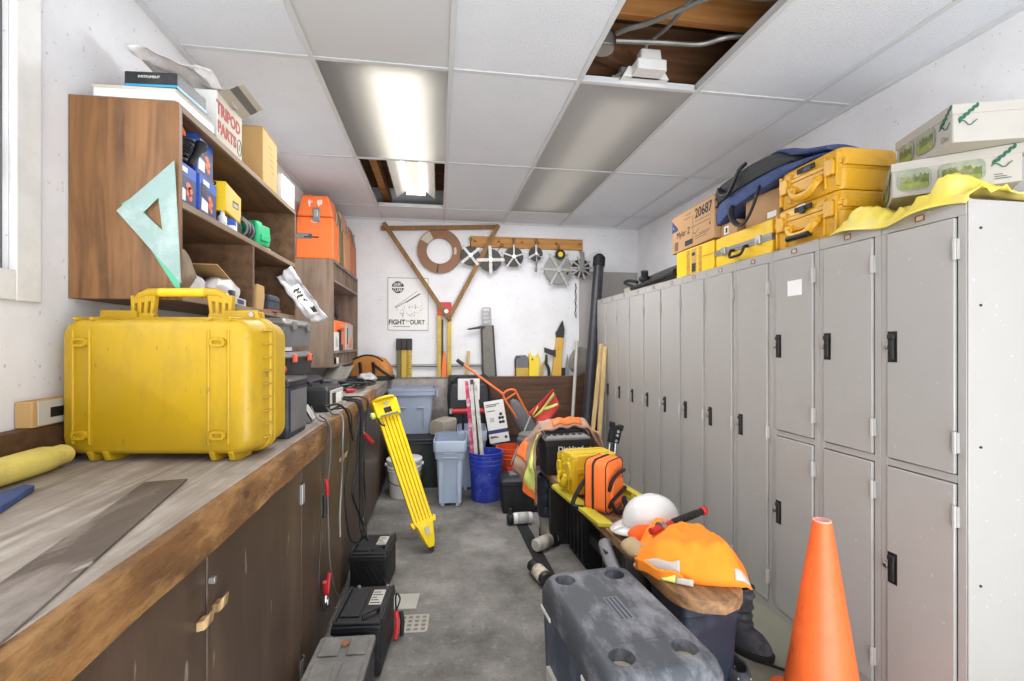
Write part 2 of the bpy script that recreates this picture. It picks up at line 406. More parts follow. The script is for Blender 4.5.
# window: white timber casing, dark metal slider and a pane
W['sash'] = mat('aluminium_sash', '#6f6d68', .5, .2, var=.2, dirt='#4c4842', da=.5, ds=9)
win = bpy.data.objects.new('window_1', None); COL.objects.link(win); win.location = (XL, .9, WZ0); struct(win)
c = M()
for y0, y1, z0, z1 in ((WY1, WY1 + .08, WZ0 - .08, WZ1 + .08), (WY0 - .08, WY0, WZ0 - .08, WZ1 + .08), (WY0, WY1, WZ1, WZ1 + .08), (WY0, WY1, WZ0 - .08, WZ0)):
    c.bb(XL, XL + .02, y0, y1, z0, z1)
struct(c.build('window_frame', W['white'], win, w=True, bev=.003))
c = M()
for x in (XL - .03, XL - .07):
    c.bb(x - .018, x + .018, WY1 - .035, WY1, WZ0, WZ1).bb(x - .018, x + .018, WY0, WY0 + .035, WZ0, WZ1).bb(x - .018, x + .018, WY0 + .035, WY1 - .035, WZ0, WZ0 + .035).bb(x - .018, x + .018, WY0 + .035, WY1 - .035, WZ1 - .035, WZ1)
c.bb(XL - .045, XL - .012, .88, .92, WZ0 + .035, WZ1 - .035)
struct(c.build('window_sash', W['sash'], win, w=True, bev=.002))
struct(M().bb(XL - .008, XL + .012, WY1 - .075, WY1 - .05, 1.74, 1.83).build('window_catch', W['chrome'], win, w=True, bev=.003))
gl = bpy.data.materials.new('window_glass'); gl.use_nodes = True; gb = gl.node_tree.nodes['Principled BSDF']
gb.inputs['Transmission Weight'].default_value = 1; gb.inputs['Roughness'].default_value = .02; gb.inputs['IOR'].default_value = 1.01
struct(M().bb(XL - .052, XL - .048, WY0 + .03, WY1 - .03, WZ0 + .03, WZ1 - .03).build('window_pane', gl, win, w=True))

# suspended ceiling
XG = [XL, -.565, .061, .687, 1.313, 1.939, XR]
YG = [YN, -.07, 1.09, 2.25, 3.41, 4.57, YB]
LENS = {(1, 2), (1, 3), (3, 3), (3, 4)}; HOLE = {(1, 4), (3, 2)}
c = M()
for i in range(6):
    for j in range(6):
        if (i, j) in LENS or (i, j) in HOLE: continue
        c.bb(XG[i] + .006, XG[i + 1] - .006, YG[j] + .006, YG[j + 1] - .006, ZC, ZC + .016)
struct(c.build('ceiling', W['tile'], at=(0, 0, 0)))
c = M()
for x in XG[1:-1]: c.bb(x - .012, x + .012, YN, YB, ZC - .007, ZC - .001).bb(x - .002, x + .002, YN, YB, ZC - .001, ZC + .04)
for y in YG[1:-1]:
    for i in range(6):
        c.bb(XG[i] + .012, XG[i + 1] - .012, y - .012, y + .012, ZC - .006, ZC - .001).bb(XG[i] + .012, XG[i + 1] - .012, y - .002, y + .002, ZC - .001, ZC + .03)
struct(c.build('trim_6', W['tbar'], at=(0, 0, 0)), 'white metal ceiling grid')
# roof space seen through the two missing tiles
struct(M().bb(XL - .12, XR + .12, YN, YB + .12, 3.10, 3.14).build('ceiling_deck', mat('dark_roof_deck', '#4a3b30', .9, var=.2)), 'dark roof deck above the grid')
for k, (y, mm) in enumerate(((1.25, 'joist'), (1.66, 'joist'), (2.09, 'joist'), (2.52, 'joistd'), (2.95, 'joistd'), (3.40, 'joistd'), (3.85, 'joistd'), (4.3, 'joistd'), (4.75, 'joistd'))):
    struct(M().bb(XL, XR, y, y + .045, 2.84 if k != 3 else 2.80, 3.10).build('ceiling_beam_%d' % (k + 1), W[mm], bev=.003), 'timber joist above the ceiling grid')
struct(M().bar((1.30, 2.60, 2.86), (.80, 2.30, 2.80), .05, .09).build('ceiling_beam_10', W['joistd']), 'sloping timber brace above the missing tile')
struct(M().bb(-.53, -.47, 3.30, 5.0, 2.72, 2.82).build('ceiling_beam_11', W['joist'], bev=.003), 'timber nailer above the missing tile')

# light diffusers
def lens_mat(name, col, tr, tcol):
    m = bpy.data.materials.new(name); m.use_nodes = True; nt = m.node_tree; N = nt.nodes; L = nt.links
    b = N['Principled BSDF']; b.inputs['Base Color'].default_value = lin(col); b.inputs['Roughness'].default_value = .5
    t = N.new('ShaderNodeBsdfTranslucent'); t.inputs[0].default_value = lin(tcol)
    x = N.new('ShaderNodeMixShader'); x.inputs[0].default_value = tr
    L.new(b.outputs[0], x.inputs[1]); L.new(t.outputs[0], x.inputs[2]); L.new(x.outputs[0], N['Material Output'].inputs[0])
    return m
LD = lens_mat('dim_diffuser', '#c3c2c2', .42, '#f4f4f2'); LG = lens_mat('grey_diffuser', '#d6d6d6', .10, '#b0b0b0'); LW = lens_mat('milky_diffuser', '#b9b8b8', .74, '#f8f8f6')
for (i, j), lm, lab in (((1, 2), LG, 'unlit flat grey diffuser panel directly before the glowing one'), ((1, 3), LW, 'glowing milky diffuser panel lit by fluorescent tubes'),
                        ((3, 3), LD, 'dim grey diffuser panel just behind the open roof hole'), ((3, 4), LD, 'dim grey diffuser panel second behind the open roof hole')):
    tag(M().bb(XG[i] + .006, XG[i + 1] - .006, YG[j] + .006, YG[j + 1] - .006, ZC + .001, ZC + .004).build('light_diffuser_panel', lm), lab, 'light panel', 'ceiling diffuser panels')
# twin tube fluorescent fitting: shines through the milky panel, its far half shows in the missing tile
def fluorescent(label, loc, tube_m, y0, y1):
    fl = thing('fluorescent_light', label, 'light', loc, 0, 'ceiling fluorescent fittings')
    c = M()
    for s in (-1, 1):
        c.prism([(s * .035, .075), (s * .17, -.015), (s * .176, -.012), (s * .04, .085)], 'Y', y0, y1)
    c.bb(-.04, .04, y0, y1, .06, .11)
    c.build('housing', W['enamel'], fl)
    for s in (-1, 1):
        M().cyl((s * .067, y0 + .02, .022), (s * .067, y1 - .03, .022), .014, n=12).build('tube', tube_m, fl)
    for y in (y0 + .005, y1 - .025):
        M().bb(-.09, .09, y, y + .02, 0, .065).build('socket', W['white'], fl, bev=.004)
W['enamel'] = mat('enamel_housing', '#bdbbb6', .5)
fluorescent('open twin tube fluorescent fitting in the missing ceiling tile', (-.20, 3.30, 2.66), glow('tube_glow', '#fffaf2', 5.6), -1.02, 1.13)
fluorescent('dim fluorescent fitting glowing through the two grey diffuser panels by the lockers', (1.00, 3.40, 2.66), glow('dim_tube_glow', '#fffaf2', 2.4), -1.02, 1.13)
# wiring above the missing tile by the lockers
jb = thing('junction_box', 'round steel junction box with conduits above the missing tile', 'junction box', (.755, 2.09, 2.69))
M().at((0, 0, 0)).cyl((0, 0, -.03), (0, 0, .03), .05, n=20).build('box', W['steel'], jb, bev=.003)
M().cyl((0, 0, -.034), (0, 0, -.03), .047, n=20).build('cover', W['chrome'], jb)
M().tube([(.05, -.025, .0), (.25, -.045, .0), (.44, -.06, 0), (.515, -.11, .0), (.56, -.125, .005), (.66, -.14, .01)], .011).build('conduit', W['steel'], jb)
M().tube([(.04, -.06, .01), (.08, -.10, .01), (.16, -.156, .01), (.30, -.29, .015), (.38, -.34, .015), (.66, -.35, .02)], .011).build('conduit', W['steel'], jb)
fx = thing('fixture_connector', 'white plastic wiring box with grey cable above the missing tile', 'wiring box', (1.015, 2.17, 2.615))
M().rloft([(0, .15, .09, .012), (.05, .15, .09, .012), (.052, .11, .07, .01), (.105, .10, .06, .01)]).build('box', W['white'], fx, bev=.002)
M().prism([(-.12, 0), (.12, 0), (.09, .05), (-.09, .05)], 'Y', .03, .19).build('housing', W['white'], fx)
M().tube([(-.02, 0, .10), (-.03, -.06, .115), (-.01, -.20, .09), (0, -.38, .09), (.0, -.55, .10)], .009).build('cable', W['steel'], fx)
# pipe along the back wall just above the ledge
tag(M().cyl((-.50, 4.995, 1.075), (.47, 4.995, 1.075), .014, n=10).build('wall_pipe', W['steel']), 'thin grey pipe along the white back wall above the ledge', 'pipe')
# ------------------------------------------------------------------ lockers along the right wall
LX, LT = 1.61, 1.75
def locker(y0, double, label):
    """one locker column; its front faces -X, y0 is its near side"""
    t = thing('locker', label, 'locker', (LX + .23, y0 + .1425, 0), 0, 'grey metal lockers along the wall')
    x0, y1 = -.23, .1425
    c = M()
    c.bb(x0 + .012, .23, -y1, -y1 + .004, 0, LT).bb(x0 + .012, .23, y1 - .004, y1, 0, LT).bb(.226, .23, -y1, y1, 0, LT)
    c.bb(x0, .23, -y1, y1, LT - .004, LT).bb(x0 + .02, .23, -y1, y1, 0, .03)
    c.bb(x0, x0 + .0135, -y1 + .001, y1 - .001, LT - .05, LT - .0045).bb(x0, x0 + .0135, -y1 + .0005, -y1 + .026, .0352, LT - .0502).bb(x0, x0 + .0135, y1 - .026, y1 - .0005, .0352, LT - .0502).bb(x0, x0 + .0135, -y1, y1, 0, .035)
    if double: c.bb(x0 + .0005, x0 + .0135, -y1 + .0262, y1 - .0262, .862, .888)
    c.build('body', W['locker'], t, bev=.0015, seg=1)
    spans = ((.038, .859, .50), (.891, 1.697, 1.29)) if double else ((.038, 1.697, .87),)
    for z0, z1, hz in spans:
        d = M().bb(x0 - .008, x0 + .006, -y1 + .030, y1 - .030, z0, z1).build('door', W['locker'], t, bev=.003)
        hy = y1 - .052
        M().bb(x0 - .0095, x0 - .0078, hy - .017, hy + .017, hz - .055, hz + .055).build('handle_recess', W['black'], d)
        M().bb(x0 - .017, x0 - .009, hy - .009, hy + .003, hz - .045, hz + .030).bb(x0 - .02, x0 - .009, hy - .012, hy + .012, hz + .028, hz + .045).build('handle', W['iron'], d, bev=.002)
        M().cyl((x0 - .006, y1 - .026, hz), (x0 - .014, y1 - .026, hz), .009, n=12).build('lock', W['chrome'], d, bev=.001)
        for q in ((z0 + .10, z1 - .10) if double else (z0 + .12, (z0 + z1) / 2, z1 - .12)):
            M().bb(x0 - .013, x0 - .001, -y1 + .018, -y1 + .030, q - .032, q + .032).cyl((x0 - .013, -y1 + .026, q - .034), (x0 - .013, -y1 + .026, q + .034), .006, n=8).build('hinge', W['locker'], d)
    f = M()
    for s in (-1, 1): f.bb(x0 - .003, x0 + .001, s * .014 - .0015, s * .014 + .0015, LT - .034, LT - .016).bb(x0 - .003, x0 + .001, -.014, .014, LT - .025 + s * .009 - .0015, LT - .025 + s * .009 + .0015)
    f.build('number_plate_frame', mat_plate, t)
    M().bb(x0 - .001, x0 + .001, -.0125, .0125, LT - .0325, LT - .0175).build('number_plate', W['cream'], t)
    return t
mat_plate = mat('plate_frame', '#8b5147', .5)
ords = ['first', 'second', 'third', 'fourth', 'fifth', 'sixth', 'seventh', 'eighth', 'ninth', 'tenth', 'eleventh', 'twelfth']
lk = []
for i in range(12):
    kind = 'two-door' if i < 3 else 'tall single-door'
    lab = {0: 'two-door grey locker at the near end with bare side panel, under yellow tarp', 2: 'two-door grey locker with white paper notice on its upper door',
           11: 'last tall single-door grey locker at the far end, beside the leaning black tube'}.get(i, '%s grey locker, %s from the near end of the row' % (kind, ords[i]))
    y0 = 1.22 + .285 * i
    if i in (0, 3): base = locker(y0, i < 3, lab); lk.append(base)
    else:
        t = copy_tree(lk[0] if i < 3 else lk[3]); t.location.y = y0 + .1425; t['label'] = lab; lk.append(t)
# what only one locker has
M().bb(-.2405, -.2385, -.055, .03, 1.52, 1.59).build('paper_notice', W['paper'], lk[2])
c = M()
for z in (.12, .55, .98, 1.42, 1.66): c.cyl((-.18, -.1425, z), (-.18, -.146, z), .004, n=8)
for z in (.3, .85, 1.4, 1.7): c.cyl((.02, -.1425, z), (.02, -.146, z), .004, n=8)
c.build('rivets', W['iron'], lk[0])
M().bb(-.228, -.215, -.1465, -.1425, 0, LT).build('corner_trim', W['locker'], lk[0], bev=.002)

# ------------------------------------------------------------------ things on top of the lockers
# yellow tarp bunched on the near lockers, lipping over the front edge
def tarp_pt(u, v):
    y = 1.21 + u * .49; x = 1.585 + v * .40
    win = smoothstep(v * 7) * smoothstep((.62 - v) * 4)
    hump = (.070 * math.exp(-((u - .20) / .15) ** 2) + .055 * math.exp(-((u - .80) / .14) ** 2)) * win
    z = LT + .004 + hump + .010 * (1 + noise.noise(Vector((u * 7, v * 7, 1.2)))) + .030 * win * noise.noise(Vector((u * 13, v * 9, 2.2))) + .02 * win * abs(noise.noise(Vector((u * 16 + v * 8, v * 6, 9)))) + .016 * abs(noise.noise(Vector((u * 4 + v * 9, v * 3, 4))))
    if v < .09: z = LT - .018 + .03 * (v / .09) + .012 * math.sin(u * 9)
    x += .014 * math.sin(u * 11 + 1) * (1 - v) - (0.004 if v < .09 else 0)
    return (min(x, LX - .006) if v < .09 else x, y, z)
tag(M().grid(46, 26, tarp_pt).build('yellow_tarp', W['tarp'], solid=.003, angle=50), 'crumpled yellow tarp lipping over the top of the nearest lockers', 'tarp')

W['carton_grey'] = mat('grey_white_card', '#b0aba3', .8, var=.05, dirt='#98928a', da=.35, ds=5)
def photo_box(label, loc, rz, prints, sides=(1, 1), orn=(1, 1)):
    """white produce carton: three printed side patches per face and a green ornament"""
    t = thing('photo_carton', label, 'carton', loc, rz, 'white picture cartons on the lockers')
    w, d, h = .335, .30, .122
    M().rloft([(0, w, d, .006), (h, w, d, .006)]).build('box', W['carton_grey'], t, bev=.002)
    l = M().bb(-w / 2 - .003, w / 2 + .003, -d / 2 - .003, d / 2 + .003, h - .03, h + .003)
    l.build('lid', W['carton_grey'], t, bev=.002)
    def face(o, r_, pics, od):
        r_ = Vector(r_); o = Vector(o); up = Vector((0, 0, 1)); n_ = r_.cross(up)
        def patch(u, v, a, b_, name, m, lift=.0008, wob=0):
            pts = [(u + x * (1 + wob * noise.noise(Vector((x * 90, y * 90, u)))), v + y) for x, y in rrect(a, b_, min(a, b_) * .3, 3)]
            M().loft([[o + r_ * x + up * y + n_ * (.0004 + lift) for x, y in pts], [o + r_ * x + up * y for x, y in pts]]).build(name, m, t)
        for u, a, sd in (prints if pics else ()):
            patch(u, h * .46, a, h * .62, 'landscape_picture', W['sky_print'])
            k = M(); rnd = random.Random(sd)
            top = [(u - a * .42 + a * .84 * i / 14, h * .46 + h * (.02 + .17 * rnd.random())) for i in range(15)]
            pts = top + [(u + a * .42, h * .24), (u - a * .42, h * .24)]
            k.loft([[o + r_ * x + up * y + n_ * .0022 for x, y in pts], [o + r_ * x + up * y for x, y in pts]]).build('tree_print', W['photo'], t)
            patch(u, h * .27, a * .8, h * .16, 'meadow_print', W['meadow'], .0020)
        # green curling ornament
        k = M()
        for i in range(9):
            x = w * (.30 if od > 0 else -.44) + .006 * i; y = h * .60 + .0055 * i
            pts = [o + r_ * (x + a * math.cos(q)) + up * (y + b_ * math.sin(q)) + n_ * .0012 for q in [2 * PI * j / 8 for j in range(8)] for a, b_ in (((.0085, .0055) if i % 2 else (.0045, .0075)),)]
            k.loft([pts, [p - n_ * .004 for p in pts]])
        pth = [o + r_ * (w * (.28 if od > 0 else -.45) + .05 * i / 6) + up * (h * .50 + .008 * math.sin(i * 1.3)) + n_ * .001 for i in range(7)]
        k.tube(pth, .0016, n=5); k.build('green_ornament', W['ornament'], t)
        k = M()
        for i in range(3): k.add([o + r_ * x + up * y + n_ * .0009 for x, y in ((w * .30, h * (.13 + .06 * i)), (w * (.42 - .03 * i), h * (.13 + .06 * i)), (w * (.42 - .03 * i), h * (.145 + .06 * i)), (w * .30, h * (.145 + .06 * i)))], [(0, 1, 2, 3)])
        k.build('small_print', W['ink'], t)
    face((0, -d / 2 - .003, 0), (1, 0, 0), sides[0], orn[0]); face((-w / 2 - .003, 0, 0), (0, -1, 0), sides[1], orn[1])
    return t
W['sky_print'] = mat('sky_print', '#8b917c', .6, var=.2, vs=30, dirt='#a5a592', da=.8, ds=18)
W['meadow'] = mat('meadow_print', '#808c38', .6, var=.25, vs=40)
W['ornament'] = mat('green_print', '#23604a', .6)
# lower carton: its long face looks at the camera; upper one sits askew on it
a1 = R(-43)
photo_box('lower white picture carton sitting on the yellow tarp', (1.645 + .1675 * .731 + .15 * .682, 1.495 - .1675 * .682 + .15 * .731, 1.835), a1, ((-.105, .095, 3), (.02, .12, 5)))
a2 = math.atan2(-.336, .942)
photo_box('upper white picture carton lying askew on the lower one', (1.67 + .15 * .942 + .165 * .336 + .012, 1.30 - .15 * .336 + .165 * .942 - .012, 1.962), a2, ((-.085, .085, 8), (.02, .10, 9)), (0, 1), (-1, 1))

# hard yellow equipment cases: body, lid, handle and latches; local front faces -X
def hard_case(name, label, w, d, h, m, split=.62, group='hard yellow cases', handle='folded', rz=0, loc=(0, 0, 0), badge=True):
    """w along Y (front), d along X (depth), h tall; split = height of the lid joint"""
    t = thing(name, label, 'case', loc, rz, group); zs = h * split
    M().rloft([(0, d * .93, w * .93, .03), (.012, d * .96, w * .96, .035), (zs - .02, d * .97, w * .97, .035), (zs - .018, d, w, .04), (zs, d, w, .04)]).build('body', m, t, bev=.003)
    M().rloft([(zs + .002, d, w, .04), (zs + .02, d, w, .04), (zs + .022, d * .965, w * .965, .035), (h - .015, d * .955, w * .955, .035), (h, d * .90, w * .92, .03)]).build('lid', m, t, bev=.003)
    fx = -d / 2
    for y in (-w * .36, w * .36):       # raised ribs framing the latches
        for q in (-.03, .03):
            M().bb(fx - .004, fx + .03, y + q - .005, y + q + .005, .015, h - .02).build('rib', m, t, bev=.002)
    M().bb(fx - .006, fx + .02, -w * .2, w * .2, zs - .055, zs - .018).build('handle_plate', m, t, bev=.002)
    for y in (-w * .36, w * .36):
        M().at((fx - .006, y, zs - .005)).prism([(-.022, -.035), (.022, -.035), (.026, .012), (.016, .035), (-.016, .035), (-.026, .012)], 'X', -.008, .008).build('latch', m, t, bev=.003)
    # carry handle hinged on the body
    hz = zs - .045
    c = M().tube([(fx - .008, -w * .21, hz + .01), (fx - .022, -w * .19, hz - .01), (fx - .026, -w * .12, hz - .035), (fx - .026, 0, hz - .042), (fx - .026, w * .12, hz - .035), (fx - .022, w * .19, hz - .01), (fx - .008, w * .21, hz + .01)], .012, n=10, flat=1.5)
    for y in (-w * .2, w * .2): c.cyl((fx - .012, y - .018, hz + .008), (fx - .012, y + .018, hz + .008), .014, n=12)
    for y in (-w * .155, -w * .125, w * .125, w * .155): c.bar((fx - .02, y, hz + .0), (fx - .028, y * .95, hz - .035), .008, .006)
    c.build('handle', m, t, bev=.001)
    if handle == 'grip': M().at((fx - .03, 0, hz - .047)).rloft([(-.065, .03, .022, .009), (.065, .03, .022, .009)], axis='Y').build('grip', W['black'], t)
    for s in (-1, 1):
        k = M().at((0, s * w / 2, zs + .004)).rloft([(-.014, d * .92, .022, .008), (.014, d * .92, .022, .008)])
        k.build('side_rim', m, t, bev=.002)
    if badge: M().bb(fx - .008, fx - .002, -.05, .05, zs + .028, zs + .05).build('name_badge', W['ink'], t)
    return t
lo = hard_case('hard_case', 'lower old yellow hard case with pressure valve on the lockers', .40, .27, .195, W['yel2'], .66, loc=(1.645 + .135, 1.915, LT + .001), handle='grip')
M().cyl((-.140, -.0, .158), (-.150, 0, .158), .017, n=16).build('pressure_valve', W['black'], lo, bev=.002)
M().bb(-.1425, -.139, -.01, .035, .175, .186).build('sticker', W['paper'], lo)
up_ = hard_case('hard_case', 'upper old yellow hard case stacked on another yellow case', .37, .30, .175, W['yel2'], .60, loc=(1.645 + .15, 1.90, LT + .198))
M().bb(-.159, -.156, -.03, .01, .132, .148).build('sticker', W['navyprint'], up_)

# flat yellow instrument case with metal edging
t = thing('instrument_case', 'flat yellow instrument case with metal edging and black handle', 'case', (1.645 + .13, 2.365, LT + .001))
M().bb(-.13, .13, -.24, .24, 0, .085).build('body', W['yelpaint'], t, bev=.006)
M().bb(-.13, .13, -.24, .24, .087, .175).build('lid', W['yelpaint'], t, bev=.006)
M().bb(-.134, .134, -.243, .243, .070, .105).bb(-.136, .136, -.245, .245, .084, .09).build('metal_edging', W['steel'], t, bev=.001)
M().tube([(-.134, -.06, .075), (-.155, -.06, .07), (-.168, -.05, .035), (-.168, 0, .03), (-.168, .05, .035), (-.155, .06, .07), (-.134, .06, .075)], .008, n=10).build('handle', W['black'], t)
for y in (-.15, .15): M().bb(-.145, -.132, y - .02, y + .02, .065, .11).cyl((-.15, y, .08), (-.145, y, .08), .008, n=10).build('latch', W['chrome'], t, bev=.002)

# cardboard cartons on the flat case
def carton(name, label, loc, rz, w, d, h, m, group=None, tape=True, lean=None):
    t = thing(name, label, 'box', loc, rz, group)
    M().bb(-w / 2, w / 2, -d / 2, d / 2, 0, h).build('box', m, t, bev=.003)
    k = M().bb(-w / 2 - .001, -.0015, -d / 2 - .001, d / 2 + .001, h, h + .003).bb(.0015, w / 2 + .001, -d / 2 - .001, d / 2 + .001, h, h + .003)
    k.build('flap', m, t)
    if tape: M().bb(-.022, .022, -d / 2 - .0015, d / 2 + .0015, h + .003, h + .0036).bb(-.022, .022, -d / 2 - .0018, -d / 2 - .0005, h - .06, h + .003).build('tape', W['tape'], t)
    return t
W['stripe_print'] = mat('stripe_print', '#b58a2a', .6, var=.5, vs=60)
W['printbrown'] = mat('brown_print', '#6d5338', .7)
W['tape'] = mat('brown_tape', '#c3a27b', .35, var=.03)
t = carton('cardboard_box', 'brown cardboard box under the blue and black bag', (1.80, 2.255, LT + .178), R(4), .24, .24, .155, W['card'])
M().bb(-.121, -.1195, -.10, -.04, .02, .05).build('label', W['paper'], t)
t = carton('cardboard_box', 'small low cardboard box with white label beside the blue bag', (1.745, 2.505, LT + .178), R(-3), .16, .17, .072, W['card'], tape=False)
M().bb(-.0815, -.0795, .00, .045, .015, .06).build('label', W['paper'], t)
M().bb(-.0822, -.081, .01, .03, .022, .05).build('label_print', W['ink'], t)

# long blue and black carry bag lying across the boxes
t = thing('equipment_bag', 'long blue and black padded bag lying over the boxes, handles hanging', 'bag', (1.80, 2.17, 1.95))
def bagsec(y, zb, zt, x0, x1, dz=0):
    return [(x, y, z) for x, z in [(x0, zb), (x0 - .012, (zb + zt) / 2), (x0 + .01, zt), ((x0 + x1) / 2, zt + .012), (x1, zt - .01), (x1 + .01, (zb + zt) / 2), (x1, zb), ((x0 + x1) / 2, zb - .004)]]
def bag_piece(z0a, z1a, secs, m, name):
    M().loft([bagsec(y, z0 , z1, x0, x1) for y, z0, z1, x0, x1 in secs]).build(name, m, t, w=True, bev=.004, sub=1)
bag_piece(0, 0, [(2.63, 2.005, 2.125, 1.655, 1.82), (2.58, 2.00, 2.13, 1.64, 1.84), (2.40, 2.085, 2.16, 1.635, 1.85), (2.12, 2.095, 2.165, 1.635, 1.85), (2.05, 2.128, 2.165, 1.64, 1.85), (1.88, 2.130, 2.15, 1.66, 1.85), (1.84, 2.130, 2.145, 1.68, 1.84)], W['denim'], 'lower_padding')
bag_piece(0, 0, [(2.64, 2.13, 2.225, 1.66, 1.80), (2.60, 2.132, 2.24, 1.645, 1.82), (2.40, 2.165, 2.255, 1.64, 1.85), (2.14, 2.17, 2.262, 1.64, 1.85), (2.08, 2.170, 2.230, 1.65, 1.85), (2.00, 2.168, 2.19, 1.66, 1.84)], W['charcoal'], 'upper_padding')
bag_piece(0, 0, [(2.26, 2.268, 2.278, 1.72, 1.86), (2.12, 2.268, 2.285, 1.68, 1.87), (2.02, 2.20, 2.228, 1.66, 1.87), (1.92, 2.170, 2.195, 1.66, 1.87), (1.82, 2.150, 2.172, 1.68, 1.86)], W['denim'], 'blue_flap')
for y0, y1, za, zb in ((2.53, 2.33, 2.19, 2.155), (2.42, 2.20, 2.045, 2.05)):
    if zb > 2.1: pts = [(1.632, y0, 2.17), (1.615, y0 - .01, 2.20), (1.61, y0 - .03, 2.165), (1.61, (y0 + y1) / 2, 2.145), (1.61, y1 + .05, 2.19), (1.62, y1 + .02, 2.245), (1.65, y1, 2.28)]
    else: pts = [(1.632, y0, 2.075), (1.615, y0 - .005, 2.03), (1.61, y0 - .05, 1.965), (1.61, (y0 + y1) / 2, 1.94), (1.61, y1 + .05, 1.975), (1.612, y1, 2.05), (1.632, y1, 2.11)]
    M().tube(pts, .008, n=8, flat=1.9).build('carry_handle', W['black'], t, w=True)

# printed carton on two yellow tin boxes
t = thing('yellow_box', 'yellow printed box under the numbered brown carton', 'box', (1.645 + .13, 2.85, LT + .001))
M().bb(-.13, .13, -.225, .225, 0, .18).build('box', W['yelpaint'], t, bev=.004)
for y0, y1 in ((.05, .09), (-.09, -.055)): M().bb(-.1315, -.1295, y0, y1, .01, .17).build('picture_stripe', W['stripe_print'], t)
M().bb(-.1315, -.1295, -.03, .03, .012, .17).build('label', W['tan'], t)
M().bb(-.1325, -.1312, -.022, .022, .02, .075).build('barcode', W['ink'], t)
M().bb(-.1325, -.1312, -.015, .022, .125, .145).build('label_print', W['ink'], t)
M().bb(-.134, .134, -.228, -.10, .10, .105).build('lid_seam', W['yel2'], t)
t = thing('cardboard_carton', 'brown carton printed with a number and dark triangle, on yellow box', 'box', (1.645 + .14, 2.875, LT + .188), R(-3))
M().bb(-.14, .14, -.285, .285, 0, .255).build('box', W['card'], t, bev=.004)
M().bb(-.1402, .1402, -.2852, -.0015, .255, .258).bb(-.1402, .1402, .0015, .2852, .255, .258).build('flap', W['card'], t)
fxx = -.1408
def dk(name, pts, m=None): M().prism(pts, 'X', fxx, fxx + .002).build(name, m or W['ink'], t)
text('20687', .085, W['ink'], t, (fxx, -.155, .20), (0, -1, 0), (0, 0, 1), bold=.002)
text('2', .085, W['ink'], t, (-.115, -.2858, .20), (1, 0, 0), (0, 0, 1), bold=.002)
text('Mylar Z', .062, W['ink'], t, (fxx, .115, .115), (0, -1, 0), (0, 0, 1))
dk('dark_triangle', [(.282, .235), (.19, .165), (.20, .15), (.282, .15)], W['navyprint'])
dk('white_mark', [(.268, .195), (.25, .178), (.268, .172)], W['paper'])
for y0, y1, z in ((.08, -.0, .225), (.10, 0, .20), (-.05, -.24, .15), (.0, -.24, .125), (-.1, -.24, .065), (-.05, -.22, .055), (-.05, -.2, .04)): dk('printed_line', [(y0, z), (y1, z), (y1, z + .003), (y0, z + .003)])
dk('printed_line', [(-.02, .02), (-.02, .20), (-.023, .20), (-.023, .02)])
dk('stamp', [(.09, .02), (-.015, .02), (-.015, .055), (.09, .055)]); dk('stamp', [(.245, .015), (.19, .015), (.19, .075), (.245, .075)], W['printbrown'])
dk('arrow_mark', [(-.225, .10), (-.24, .115), (-.24, .085)])
M().prism([(-.02, .09), (-.05, .07), (-.10, .10), (-.10, .106), (-.05, .077), (-.02, .096)], 'X', fxx, fxx + .002).build('tick_mark', W['printbrown'], t)
for z in (.03, .06, .095): M().bb(-.06, .10, -.2862, -.284, z, z + .01).build('side_print', W['ink'], t)

# dark folded survey gear beyond the cartons
t = thing('folded_tripod', 'black folded tripod lying on the far lockers', 'tripod', (1.75, 3.55, LT))
M().at((0, 0, 0)).tube([(.06, -.42, .10), (.05, -.2, .105), (.02, .05, .09), (0, .22, .075)], lambda q: .05 - .012 * q, n=12).build('carry_sleeve', W['charcoal'], t)
for s, zz in ((-.03, .025), (.02, .03), (-.055, .045)):
    M().cyl((s - .03, -.38, zz + .018), (s, .42, zz - .005), .017, n=10).cyl((s - .03, -.42, zz + .018), (s - .03, -.36, zz + .018), .024, n=12).build('leg', W['iron'], t)
M().ball((-.05, .16, .09), (.05, .05, .035)).cyl((-.05, .16, .05), (-.07, .12, .15), .03, n=12).build('tripod_head', W['dark'], t)
M().tube([(-.06, .30, .03), (-.08, .38, .06), (-.085, .50, .10), (-.08, .42, .11), (-.06, .28, .08)], .014).build('strap', W['black'], t)
t = thing('cardboard_sheet', 'pale flat carton standing behind the black folded tripod', 'carton', (1.86, 4.25, LT))
M().bb(-.03, .03, -.22, .22, 0, .10).build('box', W['cream'], t, bev=.003)
M().bb(-.034, .034, -.223, -.12, .0, .102).build('box_end', W['wall_grey'], t, bev=.003)
# ------------------------------------------------------------------ workbench along the left wall
CT, CX = .96, -.46            # counter top height, front edge
t = thing('countertop', 'long worn grey plank countertop with rough timber front edge', 'countertop', (-.79, 2.2, .86))
M().bb(XL + .001, CX - .03, -.6, YB - .075, CT - .025, CT).build('top', W['top'], t, w=True, bev=.002)
e = M(); N_ = 90    # split, chewed timber edge
def edge_ring(i):
    y = -.6 + (3.70 + .6) * i / N_
    j = lambda k, a: a * noise.noise(Vector((y * 6, k * 3.1, 2)))
    return [(CX - .03, y, CT - .002), (CX - .004 + j(1, .006), y, CT - .001 + j(2, .004)), (CX + j(3, .006), y, CT - .012), (CX + j(4, .008), y, CT - .06), (CX + j(5, .006), y, CT - .088), (CX - .012, y, CT - .096), (CX - .03, y, CT - .096)]
e.loft([edge_ring(i) for i in range(N_ + 1)])
e.build('front_edge', W['edge'], t, w=True)
M().bb(CX - .03, CX - .002, 3.70, YB - .075, CT - .095, CT + .003).build('front_edge', W['greyw'], t, w=True, bev=.004)
